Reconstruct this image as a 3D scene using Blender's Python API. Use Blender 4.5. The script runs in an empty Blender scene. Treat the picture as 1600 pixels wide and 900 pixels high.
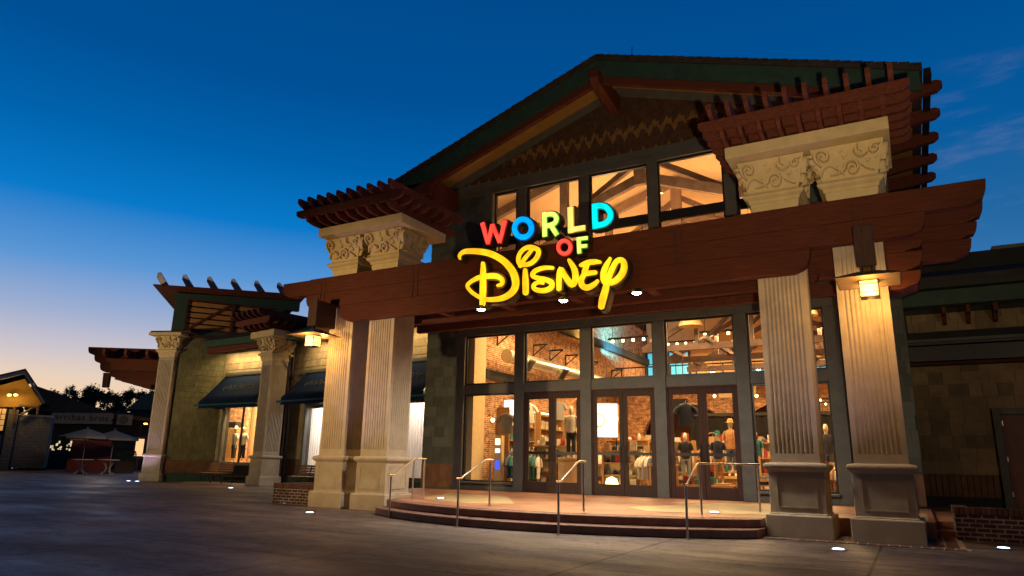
import bpy, math, random
from mathutils import Vector, Matrix
random.seed(7)
R = math.radians
C = bpy.context.scene.collection
sc = bpy.context.scene
# ------------------------------------------------------------------ camera, sky, exposure, floods
CAM_F, YAW, PITCH, ROLL, CAM_H = 1080.36, R(29.726), R(14.065), R(1.0114), 1.2
cam = bpy.data.cameras.new('camera'); cam.sensor_width = 36; cam.lens = CAM_F/1600*36
cam.clip_start = .05; cam.clip_end = 2000
co = bpy.data.objects.new('camera', cam); C.objects.link(co); sc.camera = co
fw = Vector((-math.sin(YAW)*math.cos(PITCH), math.cos(YAW)*math.cos(PITCH), math.sin(PITCH)))
r0 = Vector((math.cos(YAW), math.sin(YAW), 0)); u0 = r0.cross(fw)
rr = r0*math.cos(ROLL)+u0*math.sin(ROLL); uu = -r0*math.sin(ROLL)+u0*math.cos(ROLL)
co.matrix_world = Matrix((( rr.x, uu.x, -fw.x, 0), (rr.y, uu.y, -fw.y, 0), (rr.z, uu.z, -fw.z, CAM_H), (0, 0, 0, 1)))
sc.view_settings.view_transform = 'Standard'; sc.view_settings.look = 'None'
sc.view_settings.exposure = 0; sc.view_settings.gamma = 1; sc.view_settings.use_curve_mapping = False
sc.cycles.use_denoising = True; sc.cycles.max_bounces = 6; sc.cycles.transparent_max_bounces = 16
sc.cycles.caustics_reflective = False; sc.cycles.caustics_refractive = False
sc.cycles.sample_clamp_indirect = 4

def srgb(r, g, b):
    f = lambda c: (c/255/12.92 if c/255 <= .04045 else ((c/255+.055)/1.055)**2.4)
    return (f(r), f(g), f(b), 1)

W = bpy.data.worlds.new('World'); sc.world = W; W.use_nodes = True
nt = W.node_tree; N = nt.nodes; LK = nt.links
bg = N['Background']; bg.inputs['Strength'].default_value = 1.0
tc = N.new('ShaderNodeTexCoord'); sx = N.new('ShaderNodeSeparateXYZ'); LK.new(tc.outputs['Generated'], sx.inputs[0])
def ramp(nt, src, stops, interp='EASE'):
    n = nt.nodes.new('ShaderNodeValToRGB'); cr = n.color_ramp; cr.interpolation = interp
    while len(cr.elements) < len(stops): cr.elements.new(.5)
    for e, (p, c) in zip(cr.elements, stops): e.position = p; e.color = c
    nt.links.new(src, n.inputs[0]); return n
# clear dusk sky: afterglow side (west, to the left) and the side away from it
glow = ramp(nt, sx.outputs['Z'], [(0, srgb(255, 205, 135)), (.06, srgb(250, 212, 168)), (.095, srgb(230, 208, 190)), (.123, srgb(205, 196, 203)), (.168, srgb(160, 175, 208)), (.232, srgb(90, 150, 212)), (.306, srgb(8, 121, 201)), (.39, srgb(0, 98, 172)), (.48, srgb(0, 80, 150)), (.60, srgb(0, 74, 140)), (.72, srgb(0, 50, 104)), (.88, srgb(2, 22, 52))], 'LINEAR')
away = ramp(nt, sx.outputs['Z'], [(0, srgb(110, 138, 188)), (.12, srgb(84, 128, 188)), (.20, srgb(58, 118, 180)), (.29, srgb(36, 103, 160)), (.40, srgb(6, 90, 155)), (.5, srgb(0, 80, 148)), (.62, srgb(0, 70, 136)), (.74, srgb(0, 50, 104)), (.88, srgb(2, 22, 52))], 'LINEAR')
dp = N.new('ShaderNodeVectorMath'); dp.operation = 'DOT_PRODUCT'
LK.new(tc.outputs['Generated'], dp.inputs[0]); dp.inputs[1].default_value = (-.92, .38, 0)
mr = N.new('ShaderNodeMapRange'); LK.new(dp.outputs['Value'], mr.inputs[0])
mr.inputs['From Min'].default_value = .15; mr.inputs['From Max'].default_value = .93; mr.interpolation_type = 'SMOOTHSTEP'
mx = N.new('ShaderNodeMix'); mx.data_type = 'RGBA'
LK.new(mr.outputs[0], mx.inputs[0]); LK.new(away.outputs[0], mx.inputs[6]); LK.new(glow.outputs[0], mx.inputs[7])
# thin wisps of cloud
mp = N.new('ShaderNodeMapping'); mp.inputs['Scale'].default_value = (3.2, 3.2, 14); mp.inputs['Location'].default_value = (.3, .1, .35)
LK.new(tc.outputs['Generated'], mp.inputs[0])
nz = N.new('ShaderNodeTexNoise'); nz.inputs['Scale'].default_value = 2.3; nz.inputs['Detail'].default_value = 7; nz.inputs['Roughness'].default_value = .62
LK.new(mp.outputs[0], nz.inputs['Vector'])
cl0 = ramp(nt, nz.outputs[0], [(.50, (0, 0, 0, 1)), (.80, (.15, .15, .15, 1))])
acc = None
for d_, lo_ in (((.115, .918, .378), .991), ((-.873, .40, .262), .9955)):     # two faint banks: north and low in the west
    q_ = N.new('ShaderNodeVectorMath'); q_.operation = 'DOT_PRODUCT'; LK.new(tc.outputs['Generated'], q_.inputs[0]); q_.inputs[1].default_value = d_
    m_ = N.new('ShaderNodeMapRange'); LK.new(q_.outputs['Value'], m_.inputs[0]); m_.inputs['From Min'].default_value = lo_; m_.inputs['From Max'].default_value = 1; m_.interpolation_type = 'SMOOTHSTEP'
    if acc is None: acc = m_.outputs[0]
    else:
        a_ = N.new('ShaderNodeMath'); a_.operation = 'ADD'; a_.use_clamp = True; LK.new(acc, a_.inputs[0]); LK.new(m_.outputs[0], a_.inputs[1]); acc = a_.outputs[0]
cl = N.new('ShaderNodeMath'); cl.operation = 'MULTIPLY'; LK.new(cl0.outputs[0], cl.inputs[0]); LK.new(acc, cl.inputs[1])
mx2 = N.new('ShaderNodeMix'); mx2.data_type = 'RGBA'
LK.new(cl.outputs[0], mx2.inputs[0]); LK.new(mx.outputs[2], mx2.inputs[6]); mx2.inputs[7].default_value = srgb(190, 175, 200)
# unseen sky behind the viewer, darkened to cut its blue fill light
mre = N.new('ShaderNodeMapRange'); LK.new(sx.outputs['Y'], mre.inputs[0]); mre.inputs['From Min'].default_value = .12; mre.inputs['From Max'].default_value = -.35; mre.interpolation_type = 'SMOOTHSTEP'
mx3 = N.new('ShaderNodeMix'); mx3.data_type = 'RGBA'; LK.new(mre.outputs[0], mx3.inputs[0]); LK.new(mx2.outputs[2], mx3.inputs[6]); mx3.inputs[7].default_value = (.010, .014, .028, 1)
LK.new(mx3.outputs[2], bg.inputs['Color'])

def lamp(name, kind, loc, power, color, size=.2, target=None, angle=60, blend=.5, sizey=None):
    l = bpy.data.lights.new(name, kind); l.energy = power; l.color = color
    if kind == 'AREA':
        l.size = size
        if sizey: l.shape = 'RECTANGLE'; l.size_y = sizey
    elif kind == 'SPOT':
        l.spot_size = R(angle); l.spot_blend = blend; l.shadow_soft_size = size
    else: l.shadow_soft_size = size
    o = bpy.data.objects.new(name, l); C.objects.link(o); o.location = loc
    if target is not None:
        o.rotation_euler = (Vector(target)-Vector(loc)).to_track_quat('-Z', 'Y').to_euler()
    return o
WARM = (1, .66, .32); WARMW = (1, .78, .5); COOL = (.72, .8, 1)
# unseen floods; only the first is placed by hard rafter shadows on the gable
lamp('unseen_flood', 'SPOT', (.15, 1.6, 1.7), 3100, (1, .72, .40), .06, (-3.0, 14, 10.2), 74, 1.0)
lamp('unseen_flood', 'SPOT', (-14, 2.5, 3.5), 3700, (1, .66, .30), .2, (-12.6, 13.5, 3.4), 52, 1.0)
lamp('unseen_flood', 'SPOT', (6.5, 8.0, 4.0), 420, (1, .74, .42), .2, (2, 22, 3), 60, .9)  # added with no known lamp there, to brighten the right wing
lamp('unseen_flood', 'SPOT', (-31, 9.0, 4.0), 2400, (1, .72, .38), .25, (-28.5, 22, 6.0), 75, .8)  # added out of view for the warm light on the left wing

# ------------------------------------------------------------------ mesh helpers
class MB:
    def __init__(s, M=None): s.v = []; s.f = []; s.M = M
    def add(s, vs, fs, M=None):
        b = len(s.v)
        M = M or s.M
        for p in vs:
            p = Vector(p)
            if M is not None: p = M @ p if isinstance(M, Matrix) else M(p)
            s.v.append(tuple(p))
        s.f += [tuple(i+b for i in f) for f in fs]
        return s
    def box(s, x0, x1, y0, y1, z0, z1, M=None):
        return s.add([(x0, y0, z0), (x1, y0, z0), (x1, y1, z0), (x0, y1, z0), (x0, y0, z1), (x1, y0, z1), (x1, y1, z1), (x0, y1, z1)],
                     [(0, 3, 2, 1), (4, 5, 6, 7), (0, 1, 5, 4), (1, 2, 6, 5), (2, 3, 7, 6), (3, 0, 4, 7)], M)
    def prism(s, poly, a0, a1, axis='y', M=None):
        n = len(poly)
        area = sum(poly[i][0]*poly[(i+1) % n][1]-poly[(i+1) % n][0]*poly[i][1] for i in range(n))
        if area < 0: poly = poly[::-1]
        if axis == 'y': mk = lambda u, v, a: (u, a, v)
        elif axis == 'x': mk = lambda u, v, a: (a, u, v)
        else: mk = lambda u, v, a: (u, v, a)
        vs = [mk(u, v, a0) for u, v in poly]+[mk(u, v, a1) for u, v in poly]
        fs = [tuple(range(n)), tuple(range(2*n-1, n-1, -1))]+[(i, (i+1) % n+n, (i+1) % n)[:0] or (i, i+n, (i+1) % n+n, (i+1) % n) for i in range(n)]
        return s.add(vs, fs, M)
    def tube(s, pts, r, n=8, M=None, closed=False):
        pts = [Vector(p) for p in pts]; m = len(pts)
        if not isinstance(r, (list, tuple)): r = [r]*m
        up = None; vs = []
        for i, p in enumerate(pts):
            if closed: t = pts[(i+1) % m]-pts[i-1]
            else: t = pts[min(i+1, m-1)]-pts[max(i-1, 0)]
            t.normalize()
            if up is None: up = Vector((0, 0, 1)) if abs(t.z) < .9 else Vector((1, 0, 0))
            a = t.cross(up); 
            if a.length < 1e-4: a = t.cross(Vector((0, 1, 0)))
            a.normalize(); b = a.cross(t); up = b
            for k in range(n):
                an = 2*math.pi*k/n; vs.append(p+(a*math.cos(an)+b*math.sin(an))*r[i])
        fs = []
        for i in range(m if closed else m-1):
            j = (i+1) % m
            for k in range(n): fs.append((i*n+k, i*n+(k+1) % n, j*n+(k+1) % n, j*n+k))
        if not closed: fs += [tuple(range(n-1, -1, -1)), tuple(range((m-1)*n, m*n))]
        return s.add(vs, fs, M)
    def loft(s, rings, M=None):       # rings: lists of equal length
        n = len(rings[0]); vs = [p for r in rings for p in r]; fs = []
        for i in range(len(rings)-1):
            for k in range(n): fs.append((i*n+k, i*n+(k+1) % n, (i+1)*n+(k+1) % n, (i+1)*n+k))
        fs += [tuple(range(n-1, -1, -1)), tuple(range((len(rings)-1)*n, len(rings)*n))]
        return s.add(vs, fs, M)
    def lathe(s, prof, c=(0, 0, 0), n=20, M=None):
        return s.loft([[(c[0]+max(r, .0005)*math.cos(2*math.pi*k/n), c[1]+max(r, .0005)*math.sin(2*math.pi*k/n), c[2]+z) for k in range(n)] for r, z in prof], M)
    def oval(s, secs, n=12, M=None):  # secs: (cx, cy, z, rx, ry)
        return s.loft([[(cx+rx*math.cos(2*math.pi*k/n), cy+ry*math.sin(2*math.pi*k/n), z) for k in range(n)] for cx, cy, z, rx, ry in secs], M)
    def squares(s, secs, M=None):     # secs: (half, z)
        return s.loft([[(-h, -h, z), (h, -h, z), (h, h, z), (-h, h, z)] for h, z in secs], M)
    def stroke(s, pts, y0, y1, closed=False, rnd=True, grow=0., soft=.25, M=None, res=4):
        """flat brush stroke in the XZ plane with pillowed front at y1; pts (x, z, width)"""
        P = [Vector(p) for p in pts]
        if len(P) > 2:
            Q = []; m = len(P); rng = range(m) if closed else range(m-1)
            for i in rng:
                a = P[i-1] if (i > 0 or closed) else P[0]; b = P[i]; c = P[(i+1) % m]
                d = P[(i+2) % m] if (closed or i+2 < m) else P[-1]
                for k in range(res):
                    t = k/res
                    Q.append(.5*((2*b)+(c-a)*t+(2*a-5*b+4*c-d)*t*t+(3*b-a-3*c+d)*t**3))
            if not closed: Q.append(P[-1])
            P = Q
        P = [[p.x, p.y, p.z/2+grow] for p in P]
        if rnd and not closed:
            out = []
            def cap(p, q):
                d = Vector((p[0]-q[0], p[1]-q[1])).normalized(); r = p[2]
                return [[p[0]+d.x*r*math.sin(R(a))*.9, p[1]+d.y*r*math.sin(R(a))*.9, max(r*math.cos(R(a)), r*.12)] for a in (85, 65, 45, 22)]
            P = cap(P[0], P[1])+P+cap(P[-1], P[-2])[::-1]
        elif grow and not closed:
            for e, q in ((0, 1), (-1, -2)):
                d = Vector((P[e][0]-P[q][0], P[e][1]-P[q][1])).normalized()*grow; P[e][0] += d.x; P[e][1] += d.y
        m = len(P); rings = []
        dy = y1-y0
        for i in range(m):
            a = P[i-1] if (closed or i > 0) else P[i]; b = P[(i+1) % m] if (closed or i < m-1) else P[i]
            t = Vector((b[0]-a[0], b[1]-a[1])).normalized(); nx, nz_ = -t.y, t.x; w = P[i][2]
            prof = [(-1, y0), (-1, y0+dy*(1-soft)), (-1+soft*.8, y1), (1-soft*.8, y1), (1, y0+dy*(1-soft)), (1, y0)]
            rings.append([(P[i][0]+nx*w*k, yy, P[i][1]+nz_*w*k) for k, yy in prof])
        n = 6; vs = [p for r in rings for p in r]; fs = []
        for i in range(m if closed else m-1):
            j = (i+1) % m
            for k in range(n): fs.append((i*n+k, i*n+(k+1) % n, j*n+(k+1) % n, j*n+k))
        if not closed: fs += [tuple(range(n-1, -1, -1)), tuple(range((m-1)*n, m*n))]
        return s.add(vs, fs, M)
    def build(s, name, mat, parent=None, smooth=False, bevel=0, loc=None, rotz=None):
        me = bpy.data.meshes.new(name); me.from_pydata(s.v, [], s.f); me.update()
        import bmesh
        bm = bmesh.new(); bm.from_mesh(me); bmesh.ops.recalc_face_normals(bm, faces=bm.faces); bm.to_mesh(me); bm.free()
        o = bpy.data.objects.new(name, me); C.objects.link(o); me.materials.append(mat)
        if parent is not None: o.parent = parent
        if loc is not None: o.location = loc
        if rotz is not None: o.rotation_euler = (0, 0, rotz)
        if smooth:
            for p in me.polygons: p.use_smooth = True
            try: me.set_sharp_from_angle(angle=R(38))
            except Exception: pass
        if bevel:
            b = o.modifiers.new('bevel', 'BEVEL'); b.width = bevel; b.segments = 2; b.limit_method = 'ANGLE'; b.angle_limit = R(40)
        return o
def tag(o, label=None, cat=None, group=None, kind=None):
    if label: o['label'] = label
    if cat: o['category'] = cat
    if group: o['group'] = group
    if kind: o['kind'] = kind
    return o
def thing(name, label, cat, loc=(0, 0, 0), rz=0, group=None):
    o = bpy.data.objects.new(name, None); C.objects.link(o); o.location = loc; o.rotation_euler = (0, 0, R(rz))
    o.empty_display_size = .2
    return tag(o, label, cat, group)
def copy_tree(o, parent=None):
    c = o.copy(); C.objects.link(c)
    if parent is not None: c.parent = parent
    for ch in o.children: copy_tree(ch, c)
    return c
def Tm(x=0, y=0, z=0, rz=0, ry=0, rx=0, s=1):
    return Matrix.Translation((x, y, z)) @ Matrix.Rotation(R(rz), 4, 'Z') @ Matrix.Rotation(R(ry), 4, 'Y') @ Matrix.Rotation(R(rx), 4, 'X') @ Matrix.Scale(s, 4)

# ------------------------------------------------------------------ materials
def mat(name, col, rough=.7, metal=0, var=.15, scale=6, bump=.0, bscale=60, spec=None, emit=None, estr=0, grain=None, island=0, coat=0):
    m = bpy.data.materials.new(name); m.use_nodes = True; nt = m.node_tree; b = nt.nodes['Principled BSDF']
    b.inputs['Roughness'].default_value = rough; b.inputs['Metallic'].default_value = metal
    if spec is not None: b.inputs['Specular IOR Level'].default_value = spec
    if coat: b.inputs['Coat Weight'].default_value = coat
    c = (*col[:3], 1)
    tc = nt.nodes.new('ShaderNodeTexCoord'); vec = tc.outputs['Object']
    if grain:
        mp = nt.nodes.new('ShaderNodeMapping'); mp.inputs['Scale'].default_value = grain; nt.links.new(vec, mp.inputs[0]); vec = mp.outputs[0]
    nz = nt.nodes.new('ShaderNodeTexNoise'); nz.inputs['Scale'].default_value = scale; nz.inputs['Detail'].default_value = 8; nz.inputs['Roughness'].default_value = .65
    nt.links.new(vec, nz.inputs['Vector'])
    lo = tuple(x*(1-var*2) for x in c[:3])+(1,); hi = tuple(min(1, x*(1+var*2)) for x in c[:3])+(1,)
    rp = ramp(nt, nz.outputs[0], [(.3, lo), (.7, hi)], 'LINEAR'); out = rp.outputs[0]
    if island:
        g = nt.nodes.new('ShaderNodeNewGeometry'); mm = nt.nodes.new('ShaderNodeMapRange')
        nt.links.new(g.outputs['Random Per Island'], mm.inputs[0]); mm.inputs['To Min'].default_value = 1-island; mm.inputs['To Max'].default_value = 1+island
        v = nt.nodes.new('ShaderNodeMix'); v.data_type = 'RGBA'; v.blend_type = 'MULTIPLY'; v.inputs[0].default_value = 1
        nt.links.new(out, v.inputs[6]); nt.links.new(mm.outputs[0], v.inputs[7]); out = v.outputs[2]
    nt.links.new(out, b.inputs['Base Color'])
    if bump:
        n2 = nt.nodes.new('ShaderNodeTexNoise'); n2.inputs['Scale'].default_value = bscale; n2.inputs['Detail'].default_value = 4
        nt.links.new(vec, n2.inputs['Vector'])
        bp = nt.nodes.new('ShaderNodeBump'); bp.inputs['Strength'].default_value = bump; bp.inputs['Distance'].default_value = .01
        nt.links.new(n2.outputs[0], bp.inputs['Height']); nt.links.new(bp.outputs[0], b.inputs['Normal'])
    if emit: b.inputs['Emission Color'].default_value = (*emit[:3], 1); b.inputs['Emission Strength'].default_value = estr
    return m
def brick(name, c1, c2, mortar, w=.2, h=.067, rough=.85, ms=.012, bump=.5, vary=.5):
    m = bpy.data.materials.new(name); m.use_nodes = True; nt = m.node_tree; b = nt.nodes['Principled BSDF']; b.inputs['Roughness'].default_value = rough
    tc = nt.nodes.new('ShaderNodeTexCoord'); s = nt.nodes.new('ShaderNodeSeparateXYZ'); nt.links.new(tc.outputs['Object'], s.inputs[0])
    ad = nt.nodes.new('ShaderNodeMath'); ad.operation = 'ADD'; nt.links.new(s.outputs[0], ad.inputs[0]); nt.links.new(s.outputs[1], ad.inputs[1])
    cb = nt.nodes.new('ShaderNodeCombineXYZ'); nt.links.new(ad.outputs[0], cb.inputs[0]); nt.links.new(s.outputs[2], cb.inputs[1])
    bt = nt.nodes.new('ShaderNodeTexBrick'); nt.links.new(cb.outputs[0], bt.inputs['Vector']); bt.inputs['Scale'].default_value = 1
    bt.inputs['Brick Width'].default_value = w; bt.inputs['Row Height'].default_value = h; bt.inputs['Mortar Size'].default_value = ms*.5
    bt.inputs['Color1'].default_value = (*c1, 1); bt.inputs['Color2'].default_value = (*c2, 1); bt.inputs['Mortar'].default_value = (*mortar, 1)
    nz = nt.nodes.new('ShaderNodeTexNoise'); nz.inputs['Scale'].default_value = 5; nz.inputs['Detail'].default_value = 8; nt.links.new(tc.outputs['Object'], nz.inputs['Vector'])
    mm = nt.nodes.new('ShaderNodeMapRange'); nt.links.new(nz.outputs[0], mm.inputs[0]); mm.inputs['From Min'].default_value = .3; mm.inputs['From Max'].default_value = .7
    mm.inputs['To Min'].default_value = 1-vary; mm.inputs['To Max'].default_value = 1+vary
    v = nt.nodes.new('ShaderNodeMix'); v.data_type = 'RGBA'; v.blend_type = 'MULTIPLY'; v.inputs[0].default_value = 1
    nt.links.new(bt.outputs['Color'], v.inputs[6]); nt.links.new(mm.outputs[0], v.inputs[7]); nt.links.new(v.outputs[2], b.inputs['Base Color'])
    bp = nt.nodes.new('ShaderNodeBump'); bp.invert = True; bp.inputs['Strength'].default_value = bump; bp.inputs['Distance'].default_value = .01
    nt.links.new(bt.outputs['Fac'], bp.inputs['Height']); nt.links.new(bp.outputs[0], b.inputs['Normal'])
    return m
def glow_mat(name, col, strength, rough=.4, uneven=0):
    if uneven:      # rows of LEDs behind the acrylic make it slightly blotchy
        m = glow_mat(name, col, strength, rough); nt = m.node_tree; b = nt.nodes['Principled BSDF']; t = nt.nodes.new('ShaderNodeTexCoord')
        n = nt.nodes.new('ShaderNodeTexNoise'); n.inputs['Scale'].default_value = 5.5; n.inputs['Detail'].default_value = 2; nt.links.new(t.outputs['Object'], n.inputs['Vector'])
        r = nt.nodes.new('ShaderNodeMapRange'); nt.links.new(n.outputs[0], r.inputs[0]); r.inputs['From Min'].default_value = .35; r.inputs['From Max'].default_value = .65
        r.inputs['To Min'].default_value = strength*(1-uneven); r.inputs['To Max'].default_value = strength*(1+uneven); nt.links.new(r.outputs[0], b.inputs['Emission Strength']); return m
    return mat(name, tuple(min(.8, c) for c in col[:3]), rough, var=.02, emit=col, estr=strength)

M = {}
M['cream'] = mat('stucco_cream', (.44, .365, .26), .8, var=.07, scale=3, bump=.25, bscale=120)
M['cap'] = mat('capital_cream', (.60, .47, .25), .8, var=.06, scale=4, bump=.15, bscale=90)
M['wood'] = mat('red_brown_wood', (.088, .021, .0075), .75, spec=.25, var=.26, scale=2.2, grain=(.9, 3, 26), bump=.3, bscale=3)
M['rafter'] = mat('rafter_wood', (.115, .029, .015), .7, spec=.3, var=.22, scale=3, grain=(4, 1, 12), bump=.2, bscale=6)
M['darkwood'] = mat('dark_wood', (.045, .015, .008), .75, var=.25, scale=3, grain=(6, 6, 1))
M['door_wood'] = mat('door_wood', (.042, .022, .012), .75, var=.2, scale=4, grain=(8, 8, 1))
M['trim'] = mat('grey_green_trim', (.10, .10, .088), .6, var=.10, scale=3, bump=.1, bscale=50)
M['frame_dark'] = mat('dark_window_frame', (.02, .018, .016), .4, var=.1)
M['green'] = mat('green_board', (.035, .068, .040), .6, var=.14, scale=3, grain=(2, 2, 14))
M['green_fascia'] = mat('green_fascia', (.028, .07, .05), .6, var=.14, scale=3)
M['yellow'] = mat('ochre_soffit', (.40, .22, .05), .7, var=.08, scale=3)
M['roof'] = mat('roof_tile', (.04, .032, .028), .8, var=.2, scale=4, island=.3, bump=.3, bscale=30)
M['sh_dark'] = mat('shingle_slate', (.075, .085, .072), .85, var=.1, scale=3, island=.28, bump=.3, bscale=40)
M['sh_green'] = mat('shingle_olive', (.155, .145, .07), .85, var=.10, scale=3, island=.15, bump=.3, bscale=40)
M['sh_tan'] = mat('shingle_tan', (.30, .235, .125), .85, var=.10, scale=3, island=.18, bump=.3, bscale=40)
M['sh_brown'] = mat('gable_shingle_brown', (.085, .040, .018), .85, var=.15, scale=4, island=.2)
M['sh_orange'] = mat('gable_shingle_amber', (.25, .125, .035), .85, var=.15, scale=4, island=.15)
M['skirt'] = mat('skirt_boards', (.15, .07, .032), .7, var=.2, scale=3, island=.1)
M['steel'] = mat('brushed_steel', (.62, .55, .45), .3, 1, var=.06, scale=8)
M['black'] = mat('black_metal', (.014, .013, .012), .45, var=.1)
M['blue_fabric'] = mat('awning_canvas', (.002, .012, .042), .9, spec=.15, var=.15, scale=3, bump=.2, bscale=200)
M['step'] = mat('red_brown_step_stone', (.19, .095, .068), .5, var=.14, scale=5, bump=.2, bscale=80)
M['brickp'] = brick('planter_brick', (.11, .035, .028), (.06, .024, .022), (.33, .30, .29), .2, .075, ms=.022)
M['brick_in'] = brick('shop_brick', (.46, .21, .09), (.19, .07, .032), (.55, .43, .28), .215, .07, ms=.014, vary=.55)
M['block'] = brick('pale_block', (.2, .19, .17), (.17, .165, .15), (.09, .09, .085), .5, .22, ms=.02, vary=.2)
M['stone_white'] = mat('pale_trim', (.45, .43, .40), .7, var=.1)
M['wood_in'] = mat('shop_light_wood', (.42, .24, .10), .5, var=.15, scale=3, grain=(1, 1, 14))
M['beam_in'] = mat('truss_wood', (.20, .12, .075), .6, var=.15, scale=3)
M['beam_dark'] = mat('hall_timber', (.10, .055, .045), .6, var=.2, scale=3)
M['peach'] = mat('shop_plaster', (.62, .40, .20), .85, var=.04, scale=2)
M['cream_in'] = mat('shop_column_paint', (.62, .47, .25), .7, var=.05)
M['galv'] = mat('duct_metal', (.62, .58, .52), .35, .85, var=.08, scale=8)
M['mann'] = mat('mannequin_white', (.72, .66, .55), .5, var=.03)
M['navy'] = mat('navy_cloth', (.02, .028, .055), .9, var=.2, scale=20)
M['blackcloth'] = mat('black_cloth', (.012, .011, .012), .95, var=.2, scale=12)
M['white_cloth'] = mat('white_cloth', (.62, .58, .52), .9, var=.08, scale=20)
M['grey_cloth'] = mat('grey_cloth', (.25, .25, .26), .9, var=.15, scale=30)
M['denim'] = mat('slate_cloth', (.08, .10, .15), .9, var=.2, scale=25)
M['red_cloth'] = mat('red_cloth', (.3, .035, .02), .9, var=.15, scale=20)
M['teal_cloth'] = mat('teal_cloth', (.03, .2, .2), .9, var=.2, scale=20)
M['print_cloth'] = mat('printed_cloth', (.42, .2, .09), .9, var=.5, scale=34)
M['box_cream'] = mat('cream_carton', (.6, .5, .34), .7, var=.2, scale=9, island=.4)
M['hat'] = mat('straw', (.5, .36, .16), .8, var=.1, scale=30)
M['dark_bldg'] = mat('dark_cladding', (.022, .024, .024), .8, var=.2, scale=2)
M['teal_roof'] = mat('teal_metal_roof', (.02, .075, .075), .5, var=.1)
M['red_wall'] = mat('dark_red_wall', (.17, .018, .014), .7, var=.15)
M['umbrella'] = mat('grey_umbrella_canvas', (.13, .13, .12), .8, var=.08)
M['sign_board'] = mat('sign_board', (.34, .27, .19), .7, var=.1)
M['bark'] = mat('bark', (.03, .022, .016), .9, var=.2)
M['leaf'] = mat('leaf', (.035, .05, .022), .8, var=.3, scale=8)
M['shade_glass'] = mat('lantern_mica', (.16, .10, .05), .5, var=.1)
M['shade_glass'].node_tree.nodes['Principled BSDF'].inputs['Transmission Weight'].default_value = .35
M['bench_wood'] = mat('bench_slats', (.24, .12, .055), .55, var=.15, scale=3, grain=(2, 10, 10))
M['lantern'] = glow_mat('lantern_glass', (1, .56, .14), 3.0)
M['led'] = glow_mat('white_led', (.93, .96, 1), 60)
M['ground_led'] = glow_mat('ground_led', (.55, .68, 1), 7)
M['warmlamp'] = glow_mat('warm_lamp', (1, .70, .32), 12)
M['farlamp'] = glow_mat('amber_lamp', (1, .45, .08), 14)
M['backlit'] = glow_mat('backlit_panel', (1, .86, .58), 2.6)
M['poster_lit'] = glow_mat('lit_poster', (1, .55, .25), 1.1)
M['screen_cyan'] = glow_mat('cyan_window', (.10, .55, .80), .95)
M['cyan_glow'] = glow_mat('cyan_wash', (.15, .7, 1), 3)
M['screen_white'] = glow_mat('screen', (.8, .9, 1), 1.6)
M['screen_blue'] = glow_mat('screen_blue', (.05, .1, .9), 1.4)
for k, c in dict(yellow=(1, .50, .01), red=(1, .075, .05), blue=(.0, .33, .95), lime=(.66, .86, .16), gold=(1, .72, .16), cyan=(.0, .74, .80)).items():
    M['s_'+k] = glow_mat('sign_face_'+k, c, 1.12, uneven=.22)
def glass_mat():
    m = bpy.data.materials.new('window_glass'); m.use_nodes = True; nt = m.node_tree; nt.nodes.clear()
    o = nt.nodes.new('ShaderNodeOutputMaterial'); t = nt.nodes.new('ShaderNodeBsdfTransparent'); g = nt.nodes.new('ShaderNodeBsdfGlossy')
    t.inputs[0].default_value = (.94, .94, .92, 1); g.inputs['Roughness'].default_value = .02
    lw_ = nt.nodes.new('ShaderNodeLayerWeight'); lw_.inputs[0].default_value = .5
    pw = nt.nodes.new('ShaderNodeMath'); pw.operation = 'POWER'; nt.links.new(lw_.outputs['Facing'], pw.inputs[0]); pw.inputs[1].default_value = 4
    f = nt.nodes.new('ShaderNodeMath'); f.operation = 'MULTIPLY_ADD'; nt.links.new(pw.outputs[0], f.inputs[0]); f.inputs[1].default_value = .6; f.inputs[2].default_value = .03
    x = nt.nodes.new('ShaderNodeMixShader'); nt.links.new(f.outputs[0], x.inputs[0]); nt.links.new(t.outputs[0], x.inputs[1]); nt.links.new(g.outputs[0], x.inputs[2])
    nt.links.new(x.outputs[0], o.inputs[0]); return m
M['glass'] = glass_mat()
def tshirt_pile(): return random.choice([M['navy'], M['white_cloth'], M['grey_cloth'], M['denim'], M['red_cloth'], M['teal_cloth']])

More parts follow.
